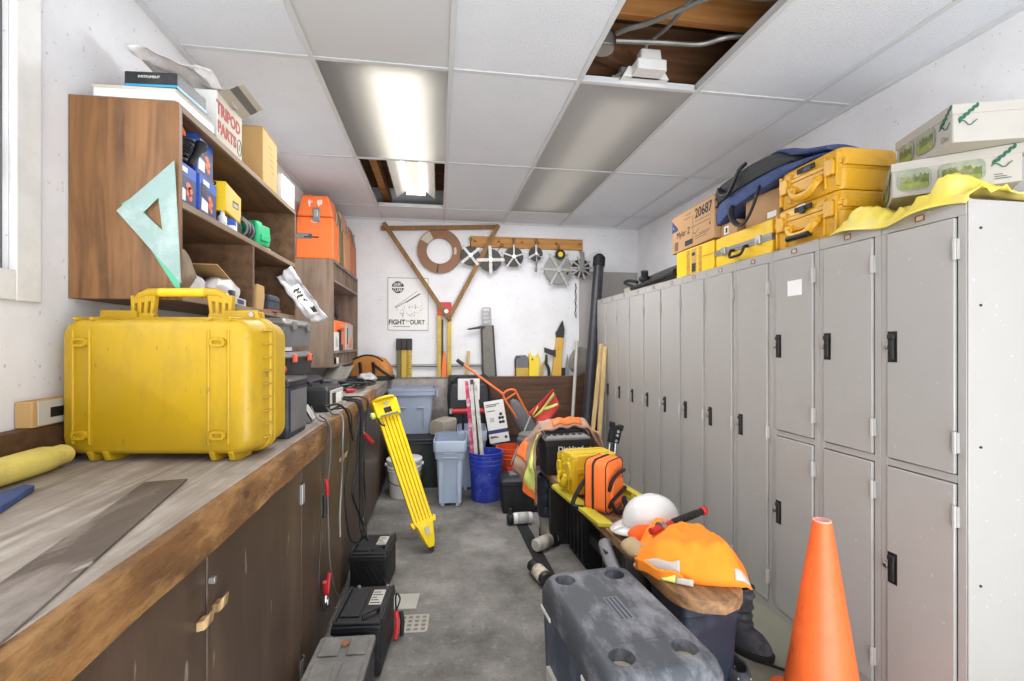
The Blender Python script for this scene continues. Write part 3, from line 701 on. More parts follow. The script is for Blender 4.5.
tag(M().at((-.552, .93, CT + .001), R(11.0)).bb(-.085, .005, -.55, .36, 0, .005).build('worn_board', W['topdark'], bev=.0015), 'thin dark worn board lying flat on the near countertop', 'board')

# base cabinets: brown doors under the counter
def cabinet(y0, y1, label, n=2, pulls=True):
    t = thing('base_cabinet', label, 'cabinet', (-.80, (y0 + y1) / 2, 0), 0, 'brown base cabinets under the counter')
    c = M().bb(XL + .01, -.505, y0 + .001, y1 - .001, .0, CT - .027)
    c.build('body', W['brown'], t, w=True)
    wv = (y1 - y0) / n
    for k in range(n):
        a, b_ = y0 + wv * k + .004, y0 + wv * (k + 1) - .004
        d = M().bb(-.505, -.487, a, b_, .035, CT - .108).build('door', W['brown'], t, w=True, bev=.003)
        hy = b_ - .03 if k % 2 == 0 else a + .03
        if pulls:
            M().prism([(-.487, .712), (-.472, .715), (-.465, .722), (-.461, .748), (-.467, .745), (-.473, .735), (-.487, .732)], 'Y', hy - .013, hy + .013).build('pull', W['pull'], d, w=True, bev=.002)
        for z in (.13, .76):
            q = a + .002 if k % 2 == 0 else b_ - .002
            M().bb(-.490, -.483, q - .012, q + .012, z - .035, z + .035).cyl((-.483, q, z - .035), (-.483, q, z + .035), .006, n=8).build('hinge', W['steel'], d, w=True)
    return t
W['film2'] = mat('clear_sleeve', '#c4c2c4', .25, var=.12, vs=12, dirt='#6f6d70', da=.8, ds=14)
W['pull'] = wood('worn_pull', '#6b4c2e', '#cbaa7a', .5, 'Z', 6, .1)
cabinet(-.6, .385, 'brown base cabinet closest to the camera under the counter')
c1 = cabinet(.39, 1.80, 'brown two-door base cabinet with worn wooden pulls, below the big yellow case')
M().bb(-.487, -.472, 1.098, 1.108, .785, .80).build('catch', W['steel'], c1, w=True, bev=.002)
cabinet(1.805, 3.20, 'brown base cabinet behind the hanging leads and the two black batteries')
cabinet(3.205, 4.90, 'brown base cabinet at the far end of the counter, behind the yellow tripod', pulls=False)

# low timber ledge along the wall behind the counter
tag(M().bb(XL + .001, XL + .046, -.5, 1.68, CT + .001, CT + .112).build('wall_ledge', W['ply'], bev=.003), 'dark timber ledge along the left wall behind the counter', 'ledge')
t = thing('wooden_box', 'long tan box with grey end bracket lying on the wall ledge', 'box', (-1.096, 1.555, CT + .113), 0)
M().bb(-.021, .021, -.105, .105, 0, .072).build('box', W['tan'], t, bev=.003)
M().bb(.0212, .0245, -.09, .07, .004, .070).build('bracket', W['silver'], t, bev=.001)
M().bb(.0245, .0255, -.05, .0, .022, .05).build('bracket_slot', W['black'], t)
# yellow foam roll
f = M()
def roll(i, n=30):
    y = .62 + .86 * i / n; q = 1 if 2 < i < n - 1 else .8
    cx = -1.027 + .004 * math.sin(y * 5)
    return [(cx + q * (.038 + .004 * noise.noise(Vector((y * 5, a, 0)))) * math.cos(a), y, CT + .036 + q * (.034 + .004 * noise.noise(Vector((y * 6, a * 2, 3)))) * math.sin(a)) for a in [2 * PI * k / 18 for k in range(18)]]
f.loft([roll(i) for i in range(31)])
tag(f.build('foam_roll', W['foam']), 'dirty pale yellow padded roll lying along the counter by the wall', 'roll')
b = M().prism([(-.945, 1.25), (-.918, 1.245), (-.912, 1.225), (-.86, 1.08), (-.88, .92), (-.945, .92)], 'Z', CT + .001, CT + .016)
tag(b.build('blue_wedge', W['denim'], bev=.002), 'blue flat wedge lying on the counter at the near end', 'wedge')

# ------------------------------------------------------------------ big yellow hard case on the counter
t = thing('hard_case', 'big scuffed yellow hard case standing upright on the countertop', 'case', (-.800, 1.490, CT), R(-8.9))
w, h0, h1 = .545, .022, .412; H_ = h1 - h0; zc = (h0 + h1) / 2
M().rloft([(0, w - .035, H_ - .035, .035, 0, zc), (.008, w - .012, H_ - .012, .045, 0, zc), (.02, w, H_, .05, 0, zc), (.098, w + .012, H_ + .010, .05, 0, zc), (.10, w + .022, H_ + .022, .055, 0, zc), (.118, w + .022, H_ + .022, .055, 0, zc)], axis='Y', n=6).build('body', W['yel'], t, bev=.003)
M().rloft([(.121, w + .022, H_ + .022, .055, 0, zc), (.138, w + .022, H_ + .022, .055, 0, zc), (.14, w + .008, H_ + .004, .05, 0, zc), (.215, w - .005, H_ - .008, .05, 0, zc), (.235, w - .05, H_ - .05, .045, 0, zc)], axis='Y', n=6).build('lid', W['yel'], t, bev=.003)
for x in (-.232, -.185, .155, .212):     # shallow moulded ribs on the back
    M().bb(x - .004, x + .004, -.005, .02, h0 + .03, h1 - .03).build('rib', W['yel'], t, bev=.003)
    M().bb(x - .004, x + .004, .0, .10, h1 - .004, h1 + .006).build('rib', W['yel'], t, bev=.003)
for x in (-.209, .184):
    for z in (.08, .345):
        k = M()
        pts = rrect(.046, .026, .012, 5); pin = rrect(.028, .010, .005, 5)
        k.loft([[(x + a, -.001, z + b_) for a, b_ in pts], [(x + a * .95, -.012, z + b_ * .95) for a, b_ in pts], [(x + a, -.012, z + b_) for a, b_ in pin], [(x + a, -.003, z + b_) for a, b_ in pin]], True, True)
        k.build('tie_ring', W['yel'], t)
for x in (-.19, -.145, .16, .215):
    M().prism([(-.0, h0 + .01), (.11, h0 + .01), (.10, 0), (.03, 0), (.012, .004)], 'X', x - .008, x + .008).build('foot', W['yel'], t, bev=.003)
c = M()          # wheel-arch ribs on the right-hand rim and the top corners
for i in range(9): c.bb(w / 2 + .002, w / 2 + .013, .06, .10, .06 + i * .04 - .002, .06 + i * .04 + .002)
for s in (-1, 1):
    c.prism([(s * .245, h1 + .006), (s * .24, h1 + .032), (s * .13, h1 + .030), (s * .13, h1 + .004)], 'Y', .098, .108)
    c.prism([(s * .245, h1 + .006), (s * .24, h1 + .028), (s * .13, h1 + .028), (s * .13, h1 + .004)], 'Y', .128, .138)
    for x in (.14, .19, .235): c.bb(s * x - .003, s * x + .003, .10, .138, h1, h1 + .028)
c.build('rim_rib', W['yel'], t, bev=.002)
M().cyl((.225, .096, h1 + .018), (.225, .091, h1 + .018), .008, n=12).build('valve_bolt', W['chrome'], t)
# folding handle: bowed bar on two ribbed legs
hd = M()
hd.rloft([(-.135, .022, .022, .008, .118, h1 + .075), (-.105, .026, .026, .009, .118, h1 + .088), (.105, .026, .026, .009, .118, h1 + .088), (.135, .022, .022, .008, .118, h1 + .075)], axis='X')
h_ = hd.build('handle', W['yel'], t, bev=.003)
for s in (-1, 1):
    k = M()
    for q in range(4):
        x = s * (.148 - q * .018); k.bar((x, .118, h1 + .010), (x - s * (-.004 + .004 * q), .118, h1 + .078), .011, .02, up=(0, 1, 0))
    k.prism([(s * .158, h1 + .05), (s * .135, h1 + .088), (s * .085, h1 + .085), (s * .088, h1 + .06)], 'Y', .109, .127)
    k.cyl((s * .085, .118, h1 + .014), (s * .158, .118, h1 + .014), .012, n=12)
    k.build('handle_leg', W['yel'], t, bev=.002)
M().rloft([(-.07, .027, .027, .010, .118, h1 + .088), (.07, .027, .027, .010, .118, h1 + .088)], axis='X').build('handle_grip', W['yelpaint'], t)

# ------------------------------------------------------------------ wall shelf above the counter
t = thing('wall_shelf', 'brown stained open wall shelf above the counter, crammed with boxes', 'shelf', (XL + .155, 2.26, 1.44))
sx0, sx1, sy0, sy1 = XL + .002, -.809, 1.637, 2.885
M().bb(sx0, sx1, sy0, sy0 + .022, 1.44, 2.066).build('side_panel', W['shelf'], t, w=True, bev=.002)
M().bb(sx0, sx1, sy1 - .022, sy1, 1.44, 2.066).build('side_panel', W['shelfy'], t, w=True, bev=.002)
for z in (1.44, 1.738, 2.044): M().bb(sx0, sx1 - .012, sy0 + .022, sy1 - .022, z, z + .02).build('shelf_board', W['shelfy'], t, w=True, bev=.001)
M().bb(sx0, sx1 - .002, 2.245, 2.265, 1.46, 1.738).build('divider', W['shelfy'], t, w=True, bev=.001)
M().bb(sx0, sx0 + .01, sy0 + .02, sy1 - .02, 1.45, 2.05).build('back_panel', W['shelfy'], t, w=True)
for z in (1.44, 1.738, 2.044): M().bb(sx1 - .012, sx1, sy0 + .022, sy1 - .022, z - .001, z + .021).build('edge_strip', W['shelfe'], t, w=True, bev=.001)

# two acrylic set squares hung on the shelf end
def square(name, label, tri, hole, y, m):
    c = M(); n = 3; y0, y1 = y, y - .004
    vs = [(x, y0, z) for x, z in tri] + [(x, y0, z) for x, z in hole] + [(x, y1, z) for x, z in tri] + [(x, y1, z) for x, z in hole]
    fs = []
    for i in range(3):
        j = (i + 1) % 3
        fs += [(i, j, 3 + j, 3 + i), (6 + i, 9 + i, 9 + j, 6 + j), (i, 6 + i, 6 + j, j), (3 + i, 3 + j, 9 + j, 9 + i)]
    c.add(vs, fs)
    return tag(c.build(name, m, flat=True), label, 'set square', 'set squares on the shelf end')
square('set_square', 'big pale mint set square with triangular cutout hanging on the shelf end', [(-.979, 1.711), (-.817, 1.875), (-.798, 1.491)], [(-.905, 1.708), (-.862, 1.757), (-.850, 1.655)], sy0 - .008, W['mint'])
square('set_square', 'darker green set square mostly hidden behind the pale mint one', [(-.968, 1.735), (-.83, 1.83), (-.802, 1.452)], [(-.915, 1.722), (-.86, 1.757), (-.85, 1.65)], sy0 - .002, W['teal'])

# on top of the shelf
SZ = 2.067
t = thing('flat_box', 'flat white box under the black box on the shelf top', 'box', (-.93, 1.745, SZ), R(-2))
M().bb(-.118, .118, -.11, .13, 0, .034).build('box', W['white'], t, bev=.002)
M().bb(-.1195, .1195, -.1115, .1315, .026, .036).build('lid', W['cream'], t, bev=.001)
t = thing('black_box', 'black box with bright blue stripe lying on a flat white box', 'box', (-.912, 1.765, SZ + .037), R(-4))
M().bb(-.075, .085, -.085, .085, 0, .072).build('box', W['dark'], t, bev=.003)
M().bb(-.0755, .0855, -.0855, .0855, .024, .031).build('blue_stripe', mat('cyan_stripe', '#29a0d8', .4), t)
text('INSTRUMENT', .011, W['paper'], t, (.0, -.0856, .055), (1, 0, 0), (0, 0, 1))
tag(M().ball((-.965, 1.93, SZ + .14), (.04, .035, .028)).bb(-1.02, -.93, 1.88, 1.965, SZ, SZ + .125).jitter(.004, 20).build('orange_bundle', W['orange'], at=(-.97, 1.92, SZ)), 'small orange lump behind the black box on the shelf top', 'bundle')
def sheet(u, v):
    x = -1.06 + .24 * u + .02 * v; y = 1.93 + .10 * v + .04 * u
    z = SZ + .262 - .05 * v - .035 * u + .022 * noise.noise(Vector((u * 4, v * 4, 2))) + .03 * abs(noise.noise(Vector((u * 2.3, v * 2.6, 7))))
    return (x, y - .13 * (1 - v) * (1 - u * .3), z)
W['film'] = mat('clear_plastic_film', '#c9c6c3', .25, var=.08, vs=14, dirt='#efedea', da=.7, ds=12)
tag(M().grid(16, 12, sheet).build('plastic_sheet', W['film'], solid=.002, angle=25), 'crumpled clear plastic sheet on the lettered carton', 'plastic sheet')
t = thing('lettered_carton', 'white carton hand-lettered in red on the shelf top', 'box', (-.955, 2.037, SZ))
M().bb(-.135, .135, -.115, .115, 0, .186).build('box', W['cream'], t, bev=.003)
M().bb(-.1355, .1355, -.1155, -.112, .02, .186).build('end_panel', W['white'], t)
fl_ = M(); fl_.loft([[(.134, -.105, .186), (.134, .115, .186), (.136, .115, .186), (.136, -.105, .186)], [(.215, -.085, .232), (.215, .115, .232), (.217, .115, .231), (.217, -.085, .231)]]); fl_.build('open_flap', W['cream'], t)
tp = M(); tp.loft([[(.168, -.09, .2075), (.168, .115, .2075), (.170, .115, .204), (.170, -.09, .204)], [(.196, -.09, .2235), (.196, .115, .2235), (.198, .115, .220), (.198, -.09, .220)]]); tp.build('grey_tape', W['steel'], t)
M().bb(-.13, -.03, -.1155, .1155, .186, .19).build('flap', W['cream'], t)
text('TRIPOD', .066, W['redink'], t, (.1357, -.012, .125), (0, 1, 0), (0, 0, 1), bold=.0025, sx=.92)
text('PARTS', .062, W['redink'], t, (.1357, -.028, .055), (0, 1, 0), (0, 0, 1), bold=.0025, sx=.95)
M().tube([(.1362, .085 + .02 * math.cos(a), .05 + .034 * math.sin(a)) for a in [2 * PI * i / 12 for i in range(12)]], .0012, n=4, k=2, closed=True).build('circled_mark', W['ink'], t)
text('1', .036, W['ink'], t, (.1357, .085, .05), (0, 1, 0), (0, 0, 1))
t = carton('tan_box', 'plain tan carton between the lettered carton and a small white box', (-.915, 2.49, SZ), R(3), .19, .235, .255, W['tan'], tape=False)
M().bb(-.075, -.03, -.1186, -.1172, .115, .165).build('printed_stamp', W['ink'], t); M().bb(-.062, -.043, -.1192, -.1183, .13, .15).build('stamp_inset', W['tan'], t)
for i in range(5): M().bb(.0952, .0958, -.03 + .012 * i, .03 + .008 * i, .20 - i * .028, .203 - i * .028).build('printed_line', W['printbrown'], t)
t = carton('white_box', 'small white box at the far end of the shelf top', (-.90, 2.765, SZ), R(-2), .17, .20, .135, W['white'], tape=False)

# middle shelf contents
MZ = 1.7585
def tool_box(label, loc, rz=0, s=1.0, face2=True):
    """glossy blue power-tool carton with printed pictures; its long printed face looks +X"""
    t = thing('tool_carton', label, 'box', loc, rz, 'blue power tool cartons on the shelf')
    w, d, h = .12, .135 * s, .145
    M().bb(-w / 2, w / 2, -d / 2, d / 2, 0, h).build('box', W['royal'], t, bev=.002)
    x = w / 2 + .0006
    M().bb(x - .002, x, -d / 2 + .003, d / 2 - .003, .004, h * .72).build('dark_print', W['navyprint'], t)
    k = M()
    for i in range(4):
        pts = [(.018 * math.cos(a) * (1 - .1 * i) + (.012 * (i % 2) - .0) + .012, h * (.52 - .085 * i) + .012 * math.sin(a)) for a in [2 * PI * j / 9 for j in range(9)]]
        k.prism(pts, 'X', x - .001, x + .001)
    k.build('tool_print', W['orprint'], t)
    M().prism([(-d * .42, .02), (-d * .05, .02), (-d * .05, .058), (-d * .38, .064)], 'X', x - .001, x + .001).build('picture_inset', W['paper'], t)
    M().bb(x - .001, x + .001, -d * .40, -d * .14, h * .50, h * .80).build('tool_shadow_print', W['dark'], t)
    M().bb(x - .001, x + .0006, -d * .30, d * .05, h * .80, h * .92).build('white_print', W['paper'], t)
    M().bb(-w / 2 + .004, w / 2 - .004, -d / 2 - .001, -d / 2 + .001, .005, h * .42).build('end_print', W['blue'], t)
    for z in (.25, .45, .62): M().bb(-.04, .04, -d / 2 - .0016, -d / 2, h * z, h * z + .004).build('printed_line', W['paper'], t)
    return t
W['orprint'] = mat('orange_print', '#d9704f', .55, var=.2, vs=60)
tool_box('blue tool carton at the near end of the middle shelf', (-.895, 1.735, MZ), 0)
tool_box('blue tool carton between another blue one and the yellow carton', (-.895, 1.885, MZ), R(4), 1.12)
tool_box('blue tool carton standing on top of the other two', (-.905, 1.885, MZ + .147), R(2), 1.0)
c = thing('cable_coil', 'black cable coil with orange plug stuffed above the blue cartons', 'cable', (-.885, 1.725, MZ + .1465))
for i in range(7):
    M().tube([(.05 * math.cos(a) + .004 * i, .042 * math.sin(a), .012 + .011 * i + .006 * math.sin(2 * a + i)) for a in [2 * PI * j / 10 for j in range(10)]], .006, n=7, k=3, closed=True).build('loop', W['black'], c)
M().tube([(.0, -.02, .10), (.02, .0, .115), (.02, .03, .11), (.0, .05, .09)], .018, n=10).build('plug', W['orange'], c)
t = thing('hand_torch', 'black torch lying on the blue tool cartons', 'torch', (-.838, 1.775, MZ + .16))
M().lathe([(.010, -.012), (.012, 0), (.012, .06), (.019, .078), (.020, .095), (.016, .097)], n=16).build('barrel', W['dark'], t); t.rotation_euler = (R(-30), R(8), 0); t.location.z = MZ + .165
t = thing('yellow_carton', 'yellow and black power tool carton on the middle shelf', 'box', (-.925, 2.11, MZ + .066), R(8))
M().bb(-.085, .085, -.115, .115, 0, .115).build('box', mat('yellow_print', '#eec417', .5, var=.03), t, bev=.002)
M().bb(.0855, .0862, -.112, .112, .003, .112).build('pale_face', mat('pale_yellow_print', '#dcc065', .5, var=.05), t)
text('DEWALT', .042, W['ink'], t, (.035, -.1156, .06), (0, 0, -1), (1, 0, 0), bold=.0015, sx=.62)
M().prism([(-.02, .04), (.07, .05), (.07, .078), (-.02, .068)], 'X', .086, .0868).build('tool_print', W['printbrown'], t)
M().prism([(-.012, .045), (.06, .053), (.06, .067), (-.012, .061)], 'X', .0865, .0873).build('tool_print', W['silver'], t)
tag(M().rloft([(0, .16, .20, .015), (.055, .16, .20, .015), (.064, .14, .18, .012)]).at().build('tool_pouch', W['dark'], at=(0, 0, 0)), 'flat black tool case under the yellow carton', 'tool case').location = (-.92, 2.115, MZ)
t = thing('glue_bottle', 'small white bottle beside the blue cartons on the middle shelf', 'bottle', (-.84, 2.015, MZ))
M().lathe([(.014, 0), (.016, .004), (.016, .04), (.008, .05), (.007, .06)], n=14).build('bottle', W['white'], t); M().lathe([(.008, .06), (.008, .07), (.004, .078)], n=12).build('cap', W['cream'], t)
t = thing('small_box', 'tiny blue and white box at the shelf edge', 'box', (-.835, 2.075, MZ), R(10))
M().bb(-.02, .02, -.025, .025, 0, .045).build('box', W['paper'], t, bev=.001); M().bb(-.0205, .0205, -.0255, .005, .02, .0455).build('blue_print', W['royal'], t)
c = thing('hose_coil', 'black ribbed cable coil between the tiny box and the green case', 'cable', (-.88, 2.27, MZ))
for i in range(8):
    M().tube([(.05 * math.cos(a), -.045 + .012 * i + .010 * math.cos(a + i), .052 + .046 * math.sin(a) + .004 * (i % 3)) for a in [2 * PI * j / 12 for j in range(12)]], .0055, n=7, k=3, closed=True).build('loop', W['dark' if i % 2 else 'mgrey'], c)
t = thing('green_case', 'bright green plastic case on the middle shelf', 'case', (-.865, 2.42, MZ + .012), R(-12))
M().rloft([(0, .085, .11, .012), (.04, .095, .12, .012), (.095, .09, .11, .012)]).build('case', W['green'], t, bev=.003)
M().rloft([(.095, .05, .06, .01), (.115, .045, .05, .01)]).bb(.03, .052, -.03, .03, .02, .05).build('clip', W['green'], t, bev=.002)
for k, (y, l, w_, m, lab) in enumerate(((2.43, .13, .05, 'silver', 'grey metal plate under the green case'), (2.60, .10, .05, 'steel', 'grey flat tool beyond the green case'), (2.72, .09, .04, 'printbrown', 'small brown bracket at the far end of the middle shelf'))):
    tag(M().at((-.85, y, MZ), R(8 * k - 6)).bb(-w_ / 2, w_ / 2, -l / 2, l / 2, 0, .010).bb(-w_ / 2, -w_ / 2 + .012, -l / 2, l / 2, .01, .020 if k else .011).build('metal_plate', W[m], bev=.002), lab, 'metal plate')

# bottom shelf contents
BZ = 1.4605
b = M().ball((-.90, 1.735, BZ + .085), (.085, .065, .088), 20, 14); b.jitter(.014, 18, 3, BZ)
tag(b.build('burlap_sack', W['burlap']), 'dusty brown sack crammed into the bottom shelf beside the set squares', 'sack')
b = M().ball((-.862, 1.80, BZ + .042), (.05, .06, .042), 18, 12); b.jitter(.014, 30, 5, BZ)
tag(b.build('plastic_bag', W['film'], angle=25), 'crumpled grey plastic bag in front of the brown sack', 'bag')
t = thing('plastic_tool', 'blue plastic tool body on the bottom shelf', 'tool', (-.90, 1.90, BZ), R(15))
M().rloft([(-.07, .05, .09, .015, 0, .048), (.0, .055, .075, .02, 0, .04), (.07, .05, .10, .015, 0, .055)], axis='Y').build('body', W['blue'], t, bev=.003)
t = thing('tape_measure', 'yellow and black tool lying at the bottom shelf edge', 'tape measure', (-.835, 1.905, BZ), R(10))
M().rloft([(-.02, .05, .045, .018, 0, .024), (.012, .05, .045, .018, 0, .024)], axis='X').build('case', W['yelpaint'], t, bev=.003); M().cyl((.012, 0, .024), (.016, 0, .024), .014).build('badge', W['black'], t)
M().rloft([(-.02, .035, .035, .012, .06, .022), (.012, .035, .035, .012, .06, .022)], axis='X').build('grip', W['yelpaint'], t, bev=.003)
k = M().at((-.93, 2.04, BZ + .105), R(5), R(-14)).bb(-.10, .10, -.13, .13, 0, .004)
tag(k.build('cardboard_sheet', W['tan']), 'tan cardboard sheet lying on the clutter of the bottom shelf', 'cardboard')
b = M().ball((-.865, 2.05, BZ + .055), (.06, .12, .05), 18, 12); b.jitter(.014, 22, 9, BZ)
tag(b.build('plastic_bag', W['film'], angle=25), 'clear bag of small parts under the tan cardboard sheet', 'bag')
t = thing('small_gadget', 'small grey and dark purple gadget at the front of the bottom shelf', 'gadget', (-.835, 2.10, BZ), R(6))
M().rloft([(0, .05, .20, .01), (.03, .05, .20, .01)]).build('case', W['cream'], t, bev=.002); M().bb(.0245, .0262, -.03, .06, .006, .024).build('screen', W['navyprint'], t)
M().bb(-.02, .026, -.10, -.06, .03, .052).build('knob_block', W['navy'], t, bev=.003)
b = M().rloft([(0, .075, .10, .01), (.06, .08, .11, .012), (.11, .06, .10, .008, .01, 0)]); b.jitter(.006, 25, 2, 0)
tag(b.build('paper_bag', W['tan'], at=(0, 0, 0)), 'small tan paper bag just past the shelf divider', 'bag').location = (-.85, 2.34, BZ)
t = thing('navy_tin', 'navy blue tin in the far bay of the bottom shelf', 'tin', (-.87, 2.55, BZ))
M().rloft([(0, .11, .15, .012), (.055, .11, .15, .012)]).build('body', W['navy'], t, bev=.002); M().rloft([(.056, .116, .156, .014), (.075, .11, .15, .012), (.085, .09, .12, .01)]).build('lid', W['navy'], t, bev=.002)
tag(M().at((-.83, 2.47, BZ), R(-14)).bb(-.03, .02, -.10, .09, 0, .008).build('red_folder', mat('rust_card', '#a8543a', .7), bev=.001), 'rusty red flat strip lying before the navy tin', 'strip')
# plastic sleeve of leaflets hanging off the far front corner of the shelf
t = thing('leaflet_bag', 'clear plastic sleeve of printed leaflets hanging from the shelf corner', 'bag', (-.79, 2.86, 1.38))
def sleeve(u, v):
    A, B, C_, D = Vector((-.72, 2.86, 1.42)), Vector((-.64, 2.93, 1.445)), Vector((-.808, 2.80, 1.735)), Vector((-.865, 2.72, 1.665))
    p = A.lerp(B, u).lerp(D.lerp(C_, u), v)
    p.y -= .012 * math.sin(u * 5 + v * 4) + .02 * math.sin(v * 3.1) + .020 * noise.noise(Vector((u * 3, v * 6, 8)))
    p.x += .012 * noise.noise(Vector((v * 7, u * 2, 3))); p.z += .012 * noise.noise(Vector((u * 5, v * 5, 5)))
    return tuple(p)
M().grid(12, 18, sleeve).build('sleeve', W['film2'], t, w=True, solid=.003, angle=60)
M().grid(6, 10, lambda u, v: tuple(a + b_ for a, b_ in zip(sleeve(.22 + .55 * u, .12 + .6 * v), (.001, -.005, 0)))).build('leaflet', W['paper'], t, w=True, solid=.001, angle=60)
for vv, uu, ll in ((.62, .30, .34), (.56, .42, .25), (.50, .3, .4), (.40, .45, .2)):
    M().grid(6, 1, lambda u, v, vv=vv, uu=uu, ll=ll: tuple(a + b_ for a, b_ in zip(sleeve(uu + ll * u, vv + .03 * v + .015 * math.sin(u * 9)), (.0015, -.0085, 0)))).build('printed_line', W['ink'], t, w=True, solid=.0008)
M().grid(3, 3, lambda u, v: tuple(a + b_ for a, b_ in zip(sleeve(.50 + .28 * u, .18 + .12 * v), (.0015, -.0085, 0)))).build('printed_picture', W['dark'], t, w=True, solid=.0008)
# ------------------------------------------------------------------ far bookcase on the left wall
t = thing('pigeonhole_shelf', 'narrow worn wooden shelf unit in the far left corner under the instrument cases', 'shelf', (XL + .15, 4.45, 1.12))
ux0, ux1, uy0, uy1 = XL + .002, -.812, 3.88, 5.02
M().bb(ux0, ux1, uy0, uy0 + .022, 1.115, 1.968).build('side_panel', W['grain2'], t, w=True, bev=.002)
M().bb(ux0, ux1, uy1 - .022, uy1, 1.115, 1.968).build('side_panel', W['grain2'], t, w=True, bev=.002)
for z in (1.115, 1.225, 1.795, 1.948): M().bb(ux0, ux1, uy0 + .022, uy1 - .022, z, z + .02).build('shelf_board', W['greyw'], t, w=True, bev=.001)
M().bb(ux0, ux0 + .01, uy0 + .02, uy1 - .02, 1.13, 1.95).build('back_panel', W['shelfy'], t, w=True)
for k in range(8):
    y = uy0 + .12 + k * .125
    M().bb(ux0 + .02, ux1 - .006, y, y + .012, 1.815, 1.948).build('slot_divider', W['grain2'], t, w=True)
for k in range(7):
    y = uy0 + .14 + k * .14
    M().bb(ux0 + .02, ux1 - .006, y, y + .012, 1.135, 1.225).build('slot_divider', W['grain2'], t, w=True)
# tools inside it
t = thing('power_tool_case', 'orange tool case lid behind the orange drill in the far shelf', 'case', (-.93, 4.45, 1.2455))
M().rloft([(0, .20, .80, .02), (.22, .20, .80, .02), (.255, .17, .76, .02)]).build('case', W['orange'], t, bev=.004)
t = thing('orange_drill', 'orange and black power drill on the far shelf', 'drill', (-.826, 4.18, 1.2455))
M().cyl((0, -.10, .20), (0, .09, .20), .030, n=14).build('body', W['orange'], t, bev=.004); M().cyl((0, .09, .20), (0, .17, .20), .022, .012, n=12).build('chuck', W['iron'], t)
M().rloft([(.0, .045, .09, .01), (.05, .045, .09, .01), (.055, .03, .04, .01), (.18, .03, .045, .012)]).build('grip', W['dark'], t)
t = thing('white_carton', 'white printed carton below the orange drill', 'box', (-.822, 4.02, 1.246))
M().bb(-.008, .008, -.085, .085, 0, .15).build('box', W['paper'], t, bev=.002); M().prism([(-.05, .03), (.04, .03), (.02, .09), (-.03, .12)], 'X', .008, .009).build('printed_picture', W['silver'], t)
t = thing('tool_packet', 'grey tool packet with orange triangle on the far shelf', 'packet', (-.822, 4.60, 1.246))
M().bb(-.008, .008, -.17, .15, 0, .235).build('card', W['silver'], t, bev=.002); M().prism([(-.08, .02), (.10, .02), (.06, .13)], 'X', .008, .0095).build('orange_triangle', W['orange'], t)
M().bb(.008, .0095, -.14, -.10, .05, .20).build('dark_bar', W['iron'], t)
tag(M().at((-.835, 3.97, 1.815)).tube([(0, 0, .0), (.01, .02, -.0), (.0, .06, .02), (-.02, .08, .06), (0, .03, .09)], .008).build('hose_piece', W['dark']), 'dark hose piece in the top slots of the far shelf', 'hose')
tag(M().at((-.83, 4.05, 1.53)).tube([(0, -.09, -.028), (.0, -.05, .06), (.0, .0, .0), (0, .03, .08), (0, .06, -.02)], .008).build('cable_loop', W['black']), 'dark cable loop hanging over the orange tool case', 'cable')
tag(M().bb(-.84, -.812, 4.02, 4.09, 1.136, 1.19).build('white_adapter', W['white'], bev=.004), 'small white adapter in the bottom slots of the far shelf', 'adapter')

# instrument cases lined up on it
def inst_case(label, y0, y1, m, top=.50, first=False):
    t = thing('instrument_case', label, 'case', (-.955, (y0 + y1) / 2, 1.969), 0, 'instrument cases above the far shelf')
    d = (y1 - y0) / 2; w0, w1 = .142, .097
    M().loft([[(-w0 * q, -d, z), (w0 * q, -d, z), (w0 * q, d, z), (-w0 * q, d, z)] for q, z in ((.99, 0), (1, .02), (.965, .33 * top / .5))]).build('body', m, t, bev=.012, seg=3)
    M().loft([[(-q, -d, z), (q, -d, z), (q, d, z), (-q, d, z)] for q, z in ((w0 * .955, .334 * top / .5), (w1 * 1.05, top - .02), (w1, top))]).build('lid', m, t, bev=.012, seg=3)
    for ax in ((0, -d - .004, 0), ) if first else ():
        M().at((.012, -d, .345)).rloft([(-.012, .055, .11, .012), (.003, .055, .11, .012)], axis='Y').build('latch', W['steel'], t, bev=.003)
        M().at((.012, -d, .355)).rloft([(-.018, .03, .06, .008), (-.010, .03, .06, .008)], axis='Y').build('latch_hook', W['chrome'], t, bev=.002)
    M().bb(w0 * .93, w0 * .93 + .012, -.018, .018, .29, .40).build('side_latch', W['steel'], t, bev=.003)
    return t
ic = inst_case('orange instrument case with silver latch, nearest above the far shelf', 3.90, 4.13, W['orange'], .50, True)
M().bb(-.145, -.02, -.1165, -.1145, .155, .20).build('tape_strip', W['steel'], ic)
M().bb(-.08, .03, -.1170, -.1164, .165, .175).bb(-.05, -.02, -.1170, -.1164, .18, .19).build('tape_writing', W['ink'], ic)
k = M()
for x, z, a, b_ in ((-.04, .435, .008, .03), (-.028, .448, .012, .006), (.030, .440, .012, .026), (.045, .445, .010, .022), (.0, .295, .028, .012)):
    k.prism([(x + a * math.cos(q) * (1 + .3 * math.sin(3 * q)), z + b_ * math.sin(q)) for q in [2 * PI * i / 10 for i in range(10)]], 'Y', -.1168, -.114)
k.build('white_paint_mark', W['paper'], ic)
inst_case('green instrument case second above the far shelf', 4.145, 4.31, W['olive'], .49)
inst_case('faded orange instrument case third above the far shelf', 4.33, 4.63, mat('faded_orange', '#c98a62', .6, var=.1), .50)
inst_case('rust brown instrument case farthest above the far shelf', 4.65, 4.96, mat('rust_case', '#b5643a', .6, var=.12), .47)

